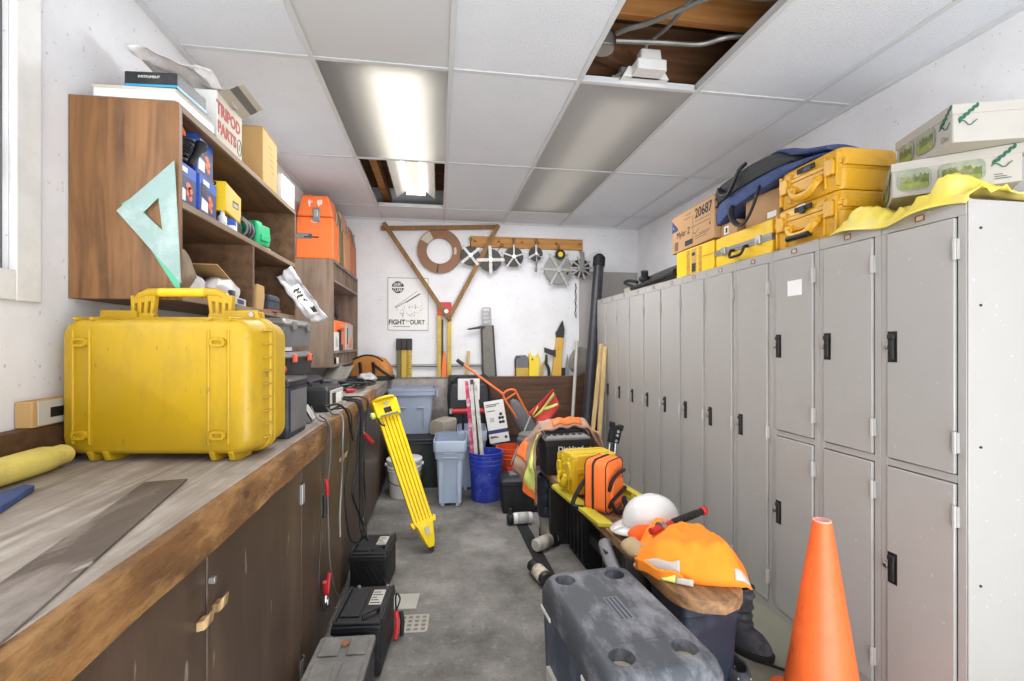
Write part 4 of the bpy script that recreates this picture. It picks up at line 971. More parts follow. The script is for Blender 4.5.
# ------------------------------------------------------------------ clutter on the counter beyond the yellow case
def ribbed_box(name, label, loc, rz, w, d, h, m, lidm, cat='toolbox', latch=None):
    t = thing(name, label, cat, loc, rz)
    M().rloft([(0, w * .95, d * .95, .012), (h * .72, w, d, .014), (h * .74, w + .012, d + .012, .016), (h * .78, w + .012, d + .012, .016)]).build('body', m, t, bev=.003)
    M().rloft([(h * .785, w + .012, d + .012, .016), (h * .84, w + .010, d + .010, .016), (h * .86, w - .005, d - .005, .014), (h, w - .03, d - .03, .012)]).build('lid', lidm, t, bev=.003)
    M().tube([(-w * .0, -d * .25, h - .003), (0, -d * .22, h + .02), (0, d * .22, h + .02), (0, d * .25, h - .003)], .009).build('handle', lidm, t)
    for y in (-d * .28, d * .28):
        M().bb(w / 2 + .002, w / 2 + .016, y - .022, y + .022, h * .60, h * .90).build('latch', latch or lidm, t, bev=.003)
    M().bb(-.03, .03, -d / 2 - .016, -d / 2 - .002, h * .62, h * .90).build('end_latch', latch or lidm, t, bev=.003)
    return t
a = ribbed_box('toolbox', 'plain black toolbox at the bottom of the stack behind the yellow case', (-.84, 2.52, CT + .001), 0, .30, .46, .155, W['dark'], W['dark'])
bx = ribbed_box('toolbox', 'black toolbox with bright orange latches in the middle of the stack', (-.835, 2.52, CT + .178), 0, .30, .46, .125, W['dark'], W['mgrey'], latch=mat('coral_latch', '#ef6746', .4))
cx_ = ribbed_box('toolbox', 'dark grey toolbox with pale lid on top of the stack', (-.835, 2.51, CT + .325), 0, .30, .44, .135, W['mgrey'], W['steel'], latch=W['steel'])
t = thing('battery_case', 'tall dark ribbed plastic case at the counter edge beside the yellow case', 'case', (-.60, 1.895, CT + .001), R(-2))
M().rloft([(0, .150, .20, .01), (.185, .158, .21, .012)]).build('body', W['navy'], t, bev=.003)
M().rloft([(.186, .168, .222, .014), (.204, .168, .222, .014), (.214, .15, .20, .012)]).build('lid', W['dark'], t, bev=.003)
c = M()
for i in range(12): c.bb(-.075 + .0125 * i, -.069 + .0125 * i, -.114, -.108, .187, .203)
c.build('lid_rib', W['dark'], t)
M().bb(.079, .0805, -.09, .09, .02, .17).build('dusty_panel', W['mgrey'], t)
M().cyl((.02, -.02, .214), (.02, -.02, .235), .012, n=12).build('knob', W['silver'], t)
t = thing('grey_charger', 'small pale grey wedge charger at the counter edge', 'charger', (-.60, 2.18, CT + .001), R(8))
M().loft([[(-.055, -.07, 0), (.06, -.07, 0), (.06, .07, 0), (-.055, .07, 0)], [(-.05, -.06, .085), (.01, -.06, .085), (.01, .06, .085), (-.05, .06, .085)]]).build('case', W['mgrey'], t, bev=.008)
M().loft([[(.061, -.055, .012), (.0612, .055, .012), (.028, .055, .068), (.028, -.055, .068)], [(.063, -.055, .013), (.0632, .055, .013), (.030, .055, .069), (.030, -.055, .069)]]).build('face_panel', W['silver'], t)
t = thing('battery_charger', 'black battery charger with grey end plate and leads on the counter', 'charger', (-.63, 2.60, CT + .001), R(-4))
M().rloft([(0, .20, .26, .012), (.105, .20, .26, .012), (.125, .17, .23, .012)]).build('case', W['dark'], t, bev=.004)
M().bb(.101, .108, -.115, .115, .012, .105).build('end_plate', W['silver'], t, bev=.004)
M().bb(.108, .110, -.02, .07, .035, .085).build('panel_print', W['paper'], t); M().bb(.108, .1105, -.09, -.04, .03, .09).build('grille', W['iron'], t)
M().tube([(0, -.09, .12), (0, -.08, .145), (0, .08, .145), (0, .09, .12)], .009).build('handle', W['dark'], t)
tag(M().rloft([(0, .30, .50, .02), (.10, .30, .50, .02), (.12, .26, .46, .02)]).jitter(.004, 9).build('dark_case', mat('purple_black_case', '#252230', .6, var=.2), at=(0, 0, 0)), 'dark purple-black case under the far shelf unit', 'case').location = (-.955, 3.28, CT)
t = thing('red_connector', 'red plug cap lying on the counter by the cables', 'plug', (-.60, 3.40, CT + .001), R(30))
M().cyl((-.03, 0, .016), (.02, 0, .016), .016, .014, n=12).cyl((.02, 0, .016), (.04, 0, .016), .008, n=10).build('plug', W['red'], t, bev=.002)
t = thing('red_valve', 'small red-tipped fitting on top of the dark ribbed case', 'fitting', (-.575, 2.08, CT + .135)); t.location = (-.66, 2.05, CT + .001)
M().cyl((0, 0, 0), (0, 0, .21), .012, n=10).build('stem', W['steel'], t); M().cyl((0, -.03, .215), (0, .05, .225), .013, n=10).build('body', W['silver'], t); M().cyl((0, .05, .225), (.005, .10, .23), .018, n=12).build('red_tip', W['red'], t, bev=.003)
# loose jumble of leads at the far end of the counter
c = thing('lead_tangle', 'tangle of black and grey leads heaped on the far countertop', 'cables', (-.66, 3.80, CT))
rn = random.Random(5)
for i in range(15):
    x0, y0 = rn.uniform(-.12, .06), rn.uniform(-.24, .24); r0 = rn.uniform(.05, .11); ph = rn.uniform(0, 6)
    M().tube([(x0 + r0 * math.cos(a + ph) * 1.1, y0 + r0 * 1.5 * math.sin(a + ph), .012 + .010 * (i % 6) + .008 * math.sin(2 * a + ph)) for a in [2 * PI * j / 9 for j in range(9)]], .0075, n=7, k=4, closed=True).build('lead', W[('black', 'dark', 'iron', 'mgrey')[i % 4]], c)
k = M().grid(8, 6, lambda u, v: (-.94 + .20 * u + .04 * v, 4.00 + .14 * v, CT + .045 + .11 * v + .010 * math.sin(u * 7)))
tag(k.build('folded_cloth', W['dust'], solid=.012, angle=60), 'grey folded cloth leaning behind the tangle of leads', 'cloth')
b = M().ball((-.60, 4.22, CT + .045), (.085, .10, .045), 18, 12); b.jitter(.02, 18, 11, CT)
tag(b.build('white_bag', W['film2'], angle=25), 'crumpled white plastic bag before the tan tool bag', 'bag')
# tan and black tool bag
t = thing('tool_bag', 'tan canvas tool bag with black straps at the far end of the counter', 'tool bag', (-.62, 4.62, CT + .001), R(-8))
rings = []
for y, q in ((-.10, .85), (-.08, 1), (.0, 1.03), (.08, 1), (.10, .85)):
    rings.append([(x * q, y, .0 + z * (.94 + .06 * q)) for x, z in ((-.18, .01), (.18, .01), (.19, .06), (.165, .14), (.11, .20), (.03, .225), (-.08, .225), (-.155, .19), (-.185, .08))])
M().loft(rings).build('body', W['leather'], t, bev=.012, seg=3)
M().bb(-.19, .195, -.108, .108, .0, .045).build('base', W['charcoal'], t, bev=.01)
M().tube([(-.15, -.09, .195), (-.11, -.095, .212), (-.03, -.098, .235), (.06, -.095, .225), (.13, -.09, .18)], .007).build('piping', W['black'], t)
for x in (.05, -.07): M().tube([(x, -.118, .0 + .012), (x, -.112, .10), (x - .01, -.108, .17)], .012, n=8, flat=1.6).build('strap', W['black'], t)
M().tube([(.05, -.115, .15), (.12, -.14, .10), (.19, -.13, .05), (.22, -.10, .03), (.20, -.0, .012)], .013, n=8).build('shoulder_strap', W['black'], t)

# leads hanging over the counter edge down to the batteries
def lead(label, pts, r, m, clip=None):
    t = thing('hanging_lead', label, 'cable', (pts[0][0], pts[0][1], CT), 0)
    M().tube(pts, r, n=7, k=8).build('wire', W[m], t, w=True)
    return t
E_ = CX + .016; F_ = -.452
l1 = lead('grey lead looping over the counter edge down to a red clip on the cabinet', [(-.56, 2.22, CT + .06), (-.50, 2.10, CT + .02), (E_, 2.05, CT + .004), (E_ + .004, 2.05, .86), (F_ - .005, 2.08, .70), (F_, 2.07, .52), (F_ - .005, 2.12, .36), (F_ - .012, 2.25, .18), (F_ - .006, 2.33, .10), (F_ - .01, 2.26, .09), (-.46, 2.16, .16), (-.468, 2.10, .24)], .003, 'mgrey')
for s in (-1, 1):
    M().tube([(-.463, 2.08, .24), (-.462, 2.08 + s * .022, .275), (-.46, 2.08 + s * .040, .32)], .009, n=8).build('red_grip', W['red'], l1, w=True)
M().tube([(-.463, 2.065, .25), (-.462, 2.055, .225), (-.463, 2.07, .19)], .008, n=8).tube([(-.463, 2.085, .25), (-.462, 2.09, .225), (-.463, 2.075, .19)], .008, n=8).build('jaw', W['chrome'], l1, w=True)
l2 = lead('pale doubled lead hung over the counter edge with red and black clip at cabinet height', [(-.55, 2.45, CT + .03), (-.49, 2.33, CT + .01), (E_, 2.31, CT), (E_ + .004, 2.30, .84), (F_, 2.34, .66), (F_ - .006, 2.33, .52), (F_, 2.30, .40)], .005, 'steel')
M().tube([(-.462, 2.07, .735), (-.458, 2.075, .70), (-.46, 2.08, .665)], .008, n=8).build('red_grip', W['red'], l2, w=True)
M().tube([(-.462, 2.035, .68), (-.458, 2.03, .63), (-.46, 2.025, .59)], .008, n=8).build('black_grip', W['black'], l2, w=True)
l3 = lead('black lead hanging from the charger to the floor batteries, with red clip above', [(-.55, 2.62, CT + .06), (-.49, 2.72, CT + .03), (E_, 2.75, CT + .004), (E_ + .006, 2.76, .86), (F_ + .004, 2.72, .62), (F_, 2.63, .50), (F_ + .01, 2.75, .36), (-.42, 2.80, .26), (-.38, 2.70, .212)], .006, 'black')
M().tube([(-.440, 2.95, .76), (-.425, 2.98, .73), (-.40, 3.02, .69)], .012, n=8).build('red_grip', W['red'], l3, w=True)
M().tube([(-.455, 2.86, .80), (-.45, 2.90, .785), (-.442, 2.945, .765)], .009, n=8).build('jaw', W['chrome'], l3, w=True)
lead('thick black lead bundle down the cabinet behind the looping grey lead', [(-.60, 2.85, CT + .02), (-.49, 2.84, CT + .02), (E_, 2.84, CT), (E_ + .008, 2.84, .85), (F_ + .002, 2.86, .60), (F_ + .004, 2.88, .40), (F_ + .01, 2.84, .25), (-.41, 2.74, .214)], .009, 'black')
lead('thin black lead looping low across the cabinet door', [(-.52, 2.50, CT + .012), (E_, 2.50, CT), (E_ + .004, 2.52, .82), (F_ - .004, 2.45, .60), (F_, 2.46, .42), (F_ - .004, 2.60, .26), (F_ + .02, 2.66, .22), (-.40, 2.60, .206)], .004, 'black')
lead('thin black lead arching from the counter edge and back', [(-.52, 2.30, CT + .05), (-.47, 2.36, CT + .05), (-.44, 2.42, CT), (-.436, 2.47, .88), (-.436, 2.56, .80), (-.438, 2.68, .82), (-.44, 2.76, .90), (-.45, 2.80, CT + .01), (-.52, 2.84, CT + .012)], .0055, 'black')
lead('far black lead hanging past the second cabinet door', [(-.58, 3.05, CT + .012), (E_, 3.05, CT), (E_ + .004, 3.06, .84), (F_, 3.02, .55), (F_, 3.08, .30), (F_ + .02, 2.98, .12), (-.40, 2.86, .012), (-.33, 2.83, .01)], .0055, 'dark')
lead('thin grey wire hanging near the cabinet hinge', [(-.50, 2.12, CT + .035), (E_, 2.02, CT), (F_ - .006, 1.99, .75), (F_ - .008, 1.96, .5), (F_ - .006, 1.93, .35), (F_ - .004, 1.98, .24), (F_ - .006, 2.06, .21)], .003, 'iron')

# ------------------------------------------------------------------ batteries on the floor by the cabinets
W['dustgrey'] = mat('dusty_grey_plastic', '#6c6965', .75, var=.12, vs=8, dirt='#8f8a82', da=.7, ds=9, bump=.1)
def car_battery(label, loc, rz, w, d, h, posts=True, dusty=False, nlabel=2):
    t = thing('car_battery', label, 'battery', loc, rz, 'old batteries by the cabinets')
    m = W['dark'] if not dusty else W['dustgrey']
    M().rloft([(0, w - .012, d - .012, .008), (.012, w, d, .01), (h * .80, w, d, .01), (h * .81, w + .012, d + .012, .012), (h * .88, w + .012, d + .012, .012)]).build('case', W['black'] if not dusty else W['dark'], t, bev=.002)
    l = M().rloft([(h * .882, w + .010, d + .010, .012), (h * .95, w + .008, d + .008, .012)]); l.build('lid', m, t, bev=.003)
    c = M()
    for i in range(6):      # slanting moulded ribs on the near face
        c.bar((-w * .42 + i * w * .16, -d / 2 - .002, h * .74), (-w * .42 + i * w * .16 + .05 * (1 if i < 5 else 0), -d / 2 - .002, h * .30), .006, .006, up=(0, 1, 0))
    c.build('rib', W['dark'], t)
    for x0, x1, y0, y1 in (((-w * .42, -w * .05, -d * .42, -d * .08), (-w * .42, -w * .05, d * .08, d * .42), (w * .08, w * .44, -d * .42, -d * .08), (w * .08, w * .44, d * .08, d * .42)) if dusty else ((-w * .44, -w * .02, -d * .30, d * .40),)):
        M().bb(x0, x1, y0, y1, h * .95, h * .985).build('vent_cap', m if dusty else W['black'], t, bev=.006)
    if not dusty:
        M().bb(w * .06, w * .34, d * .0, d * .40, h * .951, h * .957).build('label', W['silver'], t)
        for i in range(5): M().bb(w * .08, w * .30 - .01 * (i % 3), d * (.04 + .07 * i), d * (.06 + .07 * i), h * .957, h * .960).build('label_print', W['ink'], t)
        M().tube([(w * .10, -d * .36, h * .955), (w * .10, -d * .33, h * 1.03), (w * .34, -d * .20, h * 1.03), (w * .34, -d * .17, h * .955)], .006).build('strap', W['black'], t)
        k = M()
        for s in (-1, 1): k.bb(s * w * .49 - .006, s * w * .49 + .006, -d * .45, d * .45, h * .95, h * 1.02)
        k.bb(-w * .5, w * .5, -d * .49, -d * .45, h * .95, h * 1.0).build('rim', W['black'], t, bev=.003)
        for x in (-w * .32, w * .36): M().cyl((x, d * .44, h * .93), (x, d * .44, h * 1.02), .010, .008, n=10).build('terminal', W['steel'], t)
    return t
car_battery('black battery with hanging leads, farthest of the floor batteries', (-.345, 2.66, .001), R(-6), .185, .27, .215)
car_battery('black battery with grey label, between the other two by the cabinet', (-.300, 2.05, .001), R(-5), .185, .30, .215)
b3 = car_battery('dusty grey-topped battery closest to the camera on the floor', (-.335, 1.69, .001), R(-3), .19, .27, .225, dusty=True)
M().cyl((.0, .085, .214), (.0, .085, .222), .014, n=10).build('rusty_cap', mat('rust', '#8e5638', .8), b3)
t = thing('clip_leads', 'red and black clip leaning against the middle floor battery', 'clips', (-.185, 2.13, 0), R(-5))
M().tube([(0, 0, .005), (.006, .01, .06), (.0, .02, .115)], .011, n=8).build('red_grip', W['red'], t); M().tube([(.022, .03, .005), (.024, .035, .06), (.018, .04, .10)], .010, n=8).build('black_grip', W['black'], t)
M().tube([(.0, .02, .115), (.01, .06, .145), (-.01, .10, .15), (-.02, .12, .11), (-.01, .10, .01)], .004).build('wire', W['black'], t)
# pale marks on the concrete: a grid imprint and a bare patch
W['gridpale'] = mat('pale_grid', '#a39e93', .85, var=.08)
g = M()
for i in range(5):
    q = i * .032; g.bb(-.063, .065, -.063 + q - .006, -.063 + q + .006, 0, .002).bb(-.063 + q - .006, -.063 + q + .006, -.063, .065, 0, .0022)
o = tag(g.build('grid_imprint', W['gridpale'], at=(0, 0, 0)), 'pale square grid imprint on the floor beside the middle battery', 'grid'); o.location = (-.115, 2.24, 0); o.rotation_euler.z = R(-4)
o = tag(M().bb(-.07, .06, -.07, .07, 0, .0015).build('floor_patch', mat('pale_filler', '#aaa69c', .85, var=.08), at=(0, 0, 0)), 'pale bare square patch on the concrete beyond the grid', 'patch'); o.location = (-.16, 2.44, 0); o.rotation_euler.z = R(-6)

# ------------------------------------------------------------------ yellow wooden tripod leaning on the counter
P0, P1 = Vector((-.031, 2.985, .004)), Vector((-.372, 3.31, .920))   # tip on the floor, head against the counter edge
ax = (P1 - P0); LN = ax.length; ax.normalize()
sd = Vector((.90, .30, 0)); sd = (sd - ax * sd.dot(ax)).normalized(); nr = sd.cross(ax)
if nr.y > 0: nr = -nr
def tp(u, a, b_=0): return P0 + ax * (u * LN) + sd * a + nr * b_
t = thing('surveyor_tripod', 'folded yellow surveyor tripod leaning against the counter edge', 'tripod', tuple(P0))
for k in range(3):
    off = 0; q = (-1, 0, 1)[k]
    c = M()
    for s in (-1, 1): c.bar(tp(.17, q * .043 + s * .0107, off), tp(.89, q * .049 + s * .0122, off), .0195, .03, up=nr)
    l = c.build('leg', W['tripod'], t, w=True, bev=.003)
    M().bar(tp(.20, q * .043, off - .006), tp(.88, q * .049, off - .006), .008, .012, up=nr).build('inner_leg', W['yelpaint'], l, w=True)
M().loft([[tp(.0, s * .004, b_) for s, b_ in ((-1, -.004), (1, -.004), (1, .004), (-1, .004))], [tp(.06, s * .030, b_) for s, b_ in ((-1, -.02), (1, -.02), (1, .02), (-1, .02))], [tp(.16, s * .052, b_) for s, b_ in ((-1, -.03), (1, -.03), (1, .03), (-1, .03))], [tp(.19, s * .066, b_) for s, b_ in ((-1, -.03), (1, -.03), (1, .03), (-1, .03))]]).build('foot', W['tripod'], t, w=True, bev=.003)
M().loft([[tp(0, s * .005, b_) for s, b_ in ((-1, -.005), (1, -.005), (1, .005), (-1, .005))], [tp(.03, s * .018, b_) for s, b_ in ((-1, -.013), (1, -.013), (1, .013), (-1, .013))]]).build('spike', W['iron'], t, w=True)
M().bar(tp(.105, 0, .030), tp(.15, 0, .035), .028, .006, up=nr).build('foot_label', W['silver'], t, w=True)
for q in (-.078, .078): M().bar(tp(.165, q * .85, 0), tp(.20, q, 0), .02, .03, up=nr).build('foot_step', W['tripod'], t, w=True, bev=.003)
M().bar(tp(.875, 0, 0), tp(.99, 0, 0), .165, .085, up=nr).build('head', W['tripod'], t, w=True, bev=.008)
M().cyl(tp(.99, 0, 0), tp(1.005, 0, 0), .085, .08, n=20).build('head_plate', W['tripod'], t, w=True, bev=.004)
M().bar(tp(.90, 0, .043), tp(.935, 0, .043), .05, .006, up=nr).build('dark_label', W['ink'], t, w=True)
M().bar(tp(.878, .0, .0435), tp(.890, .0, .0435), .12, .004, up=nr).build('print_strip', W['mgrey'], t, w=True)
M().bar(tp(.95, .0, .043), tp(.97, .0, .043), .03, .005, up=nr).build('badge', W['silver'], t, w=True)
M().cyl(tp(.91, -.085, .01), tp(.91, -.112, .01), .022, n=14).build('clamp_knob', W['lime'], t, w=True, bev=.004)
M().cyl(tp(.91, -.112, .01), tp(.91, -.116, .01), .010, n=12).build('clamp_bolt', W['chrome'], t, w=True)
M().tube([tp(.89, -.075, .03), tp(.86, -.08, .045), tp(.83, -.07, .05), tp(.82, -.05, .045)], .006).build('strap', W['black'], t, w=True)
# ------------------------------------------------------------------ back wall: poster, lath triangle, ring, tape reels
t = thing('poster', 'black and white poster with round emblem and bold slogan on the back wall', 'poster', (-.307, YB - .003, 1.715))
M().bb(-.212, .212, -.002, .002, -.28, .28).build('sheet', W['paper'], t)
k = M()
for s in (-1, 1): k.bb(s * .205 - .0022, s * .205 + .0022, -.0032, 0, -.272, .272).bb(-.205, .205, -.0032, 0, s * .272 - .0022, s * .272 + .0022)
k.build('border', W['ink'], t)
M().cyl((-.105, -.001, .175), (-.105, -.0034, .175), .062, n=28).build('emblem', W['ink'], t)
M().bb(-.17, -.04, -.0040, -.001, .166, .180).build('emblem_gap', W['paper'], t)
for sx_ in ('DURT', 'CLEAR'): text(sx_, .045, W['paper'], t, (-.105, -.0042, .203 if sx_ == 'DURT' else .144), (1, 0, 0), (0, 0, 1), bold=.001, sx=.7)
k = M()
k.bar((-.13, -.003, -.03), (.09, -.003, .135), .004, .002, up=(0, 1, 0)).bar((-.13, -.003, -.04), (.12, -.003, .105), .006, .002, up=(0, 1, 0)).bar((-.02, -.003, .02), (.12, -.003, .11), .012, .002, up=(0, 1, 0))
rn = random.Random(3)
for i in range(26):
    x, z = rn.uniform(-.13, .10), rn.uniform(-.12, -.03); k.bar((x, -.003, z), (x + rn.uniform(-.03, .03), -.003, z + rn.uniform(-.03, .03)), .004, .002, up=(0, 1, 0))
for i in range(8):
    x, z = rn.uniform(.10, .17), rn.uniform(-.10, .02); k.bar((x, -.003, z), (x + rn.uniform(-.025, .025), -.003, z + rn.uniform(-.01, .01)), .003, .002, up=(0, 1, 0))
k.build('line_drawing', W['mgrey'], t)
text('FIGHT', .070, W['ink'], t, (-.115, -.0032, -.19), (1, 0, 0), (0, 0, 1), bold=.002, sx=.86)
text('the', .030, W['ink'], t, (-.005, -.0032, -.175), (1, 0, 0), (0, 0, 1))
text('DURT', .066, W['ink'], t, (.095, -.0032, -.19), (1, 0, 0), (0, 0, 1), bold=.0012, sx=.86)
M().bb(-.15, .02, -.0034, -.001, -.237, -.231).build('small_print', W['mgrey'], t)

t = thing('lath_triangle', 'triangle of three brown wooden laths hung point down on the back wall', 'lath triangle', (.1, 4.98, 1.54))
M().bar((-.58, 4.985, 2.485), (.64, 4.985, 2.545), .016, .045, up=(0, 0, 1)).build('lath', W['lath'], t, w=True, bev=.002)
M().bar((-.55, 4.965, 2.54), (.125, 4.965, 1.54), .045, .016, up=(0, 1, 0)).build('lath', W['lath'], t, w=True, bev=.002)
M().bar((.63, 4.947, 2.555), (.105, 4.947, 1.555), .045, .016, up=(0, 1, 0)).build('lath', W['lath'], t, w=True, bev=.002)
t = thing('wooden_ring', 'flat brown wooden ring with pale label hung on the back wall', 'ring', (.018, 5.005, 2.275))
def ring_arc(r0, r1, a0, a1, y0, y1, n=40):
    k = M(); pts = [R(a0 + (a1 - a0) * i / n) for i in range(n + 1)]
    k.loft([[(r0 * math.cos(a), y0, r0 * math.sin(a)), (r1 * math.cos(a), y0, r1 * math.sin(a)), (r1 * math.cos(a), y1, r1 * math.sin(a)), (r0 * math.cos(a), y1, r0 * math.sin(a))] for a in pts]); return k
ring_arc(.135, .232, -95, 265, -.012, .02, 56).build('ring', mat('ring_wood', '#8a6145', .6, var=.12, vs=8, dirt='#6d4a33', da=.4, ds=8), t)
ring_arc(.138, .225, 118, 150, -.0145, -.012, 8).build('pale_label', W['cream'], t)
ring_arc(.150, .175, -12, 14, -.0145, -.012, 8).build('pale_label', W['cream'], t)
ring_arc(.136, .228, -99, -94, -.014, .0, 2).build('joint', W['iron'], t)

t = thing('hanging_board', 'long pine board with pegs carrying the tape reels on the back wall', 'peg board', (.97, 5.015, 2.33))
M().bb(-.63, .60, -.015, .013, .0, .115).build('board', W['pine'], t, bev=.003)
for x in (-.58, -.33, -.08, .10, .30, .56):
    M().cyl((x, -.015, .06), (x, -.075, .065), .011, n=10).build('peg', W['pine'], t)
def reel(label, x, z, r, n, kind, y=4.955):
    t = thing('tape_reel', label, 'tape reel', (x, y, z), 0, 'steel tape reels on the pine board')
    M().cyl((0, .012, 0), (0, -.006, 0), r * .80, n=30).build('tape_coil', W['iron'] if kind != 'disc' else W['steel'], t, bev=.003)
    k = M(); a0 = {4: 40, 5: 90, 6: 0, 3: 90}.get(n, 0)
    for i in range(n):
        a = R(a0 + 360 * i / n); k.bar((0, -.014, 0), (r * math.cos(a), -.014, r * math.sin(a)), r * (.24 if kind == 'wide' else .14), .006, up=(0, 1, 0))
        k.bar((r * .97 * math.cos(a), -.016, r * .97 * math.sin(a)), (r * .97 * math.cos(a), .015, r * .97 * math.sin(a)), r * .16, .006, up=(0, 0, 1))
    k.build('spoke', W['alu'], t, bev=.0015)
    M().cyl((0, -.02, 0), (0, -.034, 0), r * .16, n=16).build('hub', W['chrome'], t, bev=.002)
    M().tube([(0, .005, r * .75), (.0, .0, r + .03), (.015, -.005, r + .05), (.0, -.01, r + .065), (-.015, -.005, r + .05), (0, .0, r + .03)], .004, n=6).build('hanger', W['iron'], t)
    M().cyl((r * .45, -.02, -r * .2), (r * .45, -.065, -r * .2), .010, n=10).build('winding_knob', W['dark'], t)
    return t
W['alu'] = mat('white_painted_spokes', '#aeaca7', .4, .3, var=.06, dirt='#8f8a80', da=.4, ds=14)
reel('steel tape reel with white X-shaped arms, first from the lath triangle', .335, 2.225, .125, 4, 'wide')
reel('steel tape reel with white cross arms hanging behind the lath', .545, 2.185, .150, 4, 'wide').rotation_euler = (0, R(38), 0)
reel('small five-armed steel tape reel third from the lath triangle', .795, 2.225, .130, 5, 'thin')
t = reel('smallest dark reel with chrome frame and dangling handle', 1.035, 2.265, .095, 3, 'wide')
M().tube([(0, -.03, -.02), (.0, -.045, -.09), (-.002, -.03, -.13), (-.004, -.02, -.20)], lambda q: .012 - .004 * q + .006 * (q > .75), n=8).build('crank_handle', W['steel'], t)
t = reel('biggest bright disc tape reel with yellow hub sticker', 1.285, 2.10, .195, 6, 'disc')
M().cyl((.01, -.03, .16), (.01, -.045, .16), .055, n=20).build('round_case', W['black'], t, bev=.003); M().cyl((.01, -.045, .16), (.01, -.047, .16), .028, n=18).build('yellow_sticker', W['yelpaint'], t)
t = reel('dark spoked tape reel last on the board beside the black tube', 1.535, 2.125, .125, 10, 'thin')
M().bb(-.02, .025, -.05, -.035, -.05, .17).build('winding_arm', W['steel'], t, bev=.003)
c = M(); 
for i in range(11): c.tube([(1.487 + .004 * math.sin(i * 2) + .009 * math.cos(a), 4.99, 1.945 - i * .034 + .019 * math.sin(a)) for a in [2 * PI * j / 8 for j in range(8)]] if i % 2 else [(1.487 + .004 * math.sin(i * 2), 4.99 + .009 * math.cos(a), 1.945 - i * .034 + .019 * math.sin(a)) for a in [2 * PI * j / 8 for j in range(8)]], .0028, n=5, k=2, closed=True)
tag(c.build('hanging_chain', W['iron']), 'short rusty chain dangling below the biggest tape reel', 'chain')

# tools standing on the ledge along the back wall
LG_ = .956
t = thing('measuring_staff', 'short yellow folding measuring staff with dark metal top on the ledge', 'staff', (-.345, 4.985, LG_))
for x, w_, m in ((-.052, .040, 'olive'), (.0, .055, 'straw'), (.054, .045, 'straw')): M().bb(x - w_ / 2, x + w_ / 2, -.022, .022, 0, .29).build('section', W[m], t, bev=.003)
for x in (-.052, .0, .054): M().bb(x - .026, x + .026, -.027, .027, .28, .40).build('metal_top', W['iron'], t, bev=.004)
k = M()
for i in range(12): k.bb(.036, .036 + (.03 if i % 3 == 0 else .018), -.0235, -.021, .03 + i * .02, .035 + i * .02)
k.build('graduation_mark', W['ink'], t)
t = thing('level_rod', 'tall pair of yellow rods with red head on the ledge', 'rod', (.055, 4.985, LG_))
M().bb(-.062, -.022, -.02, .02, 0, .70).build('rod', W['straw'], t, bev=.002); M().bb(.040, .082, -.02, .02, 0, .66).build('rod', W['straw'], t, bev=.002)
M().bb(-.06, .085, -.024, .024, .64, .78).build('head', W['red'], t, bev=.004); M().cyl((.03, -.024, .685), (.03, -.029, .685), .022, n=16).build('white_dot', W['paper'], t)
M().bb(-.02, .0, -.021, -.005, .0, .60).build('edge_strip', W['iron'], t) 
k = M().prism([(-.018, 0), (.035, 0), (.036, .16), (.020, .20), (.030, .245), (.012, .28), (-.004, .22), (-.012, .12)], 'Y', -.018, .0)
tag(k.build('orange_stick', W['orange'], bev=.003), 'worn orange stick standing between the yellow rods', 'stick').location = (.062, 4.955, LG_)
tag(M().at((.30, 4.98, LG_), 0, 0, R(4)).bb(-.017, .017, -.008, .008, 0, .27).build('wood_strip', W['stake']), 'short pale wooden strip standing on the ledge', 'strip')
t = thing('sheathed_saw', 'long grey sheathed saw with metal ladder top leaning at the back wall', 'saw', (.535, 4.985, LG_), 0)
t.rotation_euler = (0, R(-2.5), 0)
M().prism([(-.055, 0), (.075, 0), (.062, .54), (-.055, .54), (-.068, .38)], 'Y', -.022, .012).build('sheath', mat('grey_webbing', '#7d7a72', .85, var=.12, dirt='#4d4a44', da=.4, ds=12), t, bev=.004)
for s in (-.064, .064): M().bar((s - .002 if s < 0 else s + .008, -.012, 0), (s + .006 if s < 0 else s - .003, -.012, .54), .018, .036, up=(0, 1, 0)).build('edge_binding', W['iron'], t)
k = M()
for s in (-.042, .042): k.bb(s - .007, s + .007, -.015, .0, .52, .72)
for i in range(5): k.bb(-.042, .042, -.013, -.002, .55 + i * .042, .562 + i * .042)
k.build('ladder_top', W['steel'], t)
M().at((0, 0, 0)).prism([(-.02, .525), (-.05, .54), (-.20, .515), (-.215, .505), (-.19, .50), (-.05, .51)], 'Y', -.035, -.02).build('hook_arm', W['iron'], t, bev=.003)
# yellow and grey measuring gear
t = thing('flagging_holder', 'yellow and grey flagging holder standing on the ledge', 'holder', (.885, 4.985, LG_))
M().rloft([(0, .15, .045, .01), (.11, .15, .045, .01)]).build('pouch', W['straw'], t, bev=.003)
M().prism([(-.075, .09), (.075, .09), (.07, .20), (.04, .225), (-.06, .22), (-.078, .18)], 'Y', -.024, .020).build('grey_flap', W['mgrey'], t, bev=.004)
M().tube([(-.066, -.026, .0), (-.07, -.028, .12), (-.06, -.028, .20), (-.02, -.028, .205)], .005).build('cord', W['black'], t)
t = thing('yellow_holder', 'bright yellow holder with notched top beside the grey flagging holder', 'holder', (1.015, 4.978, LG_))
M().prism([(-.055, 0), (.055, 0), (.058, .20), (.050, .245), (.030, .205), (-.02, .205), (-.035, .25), (-.05, .24)], 'Y', -.025, .02).build('holder', W['tripod'], t, bev=.003)
M().cyl((-.02, -.028, .18), (-.02, -.024, .18), .010, n=10).build('rivet', W['iron'], t)
t = thing('pliers', 'dark pliers with yellow grip standing on the ledge', 'pliers', (1.14, 4.98, LG_))
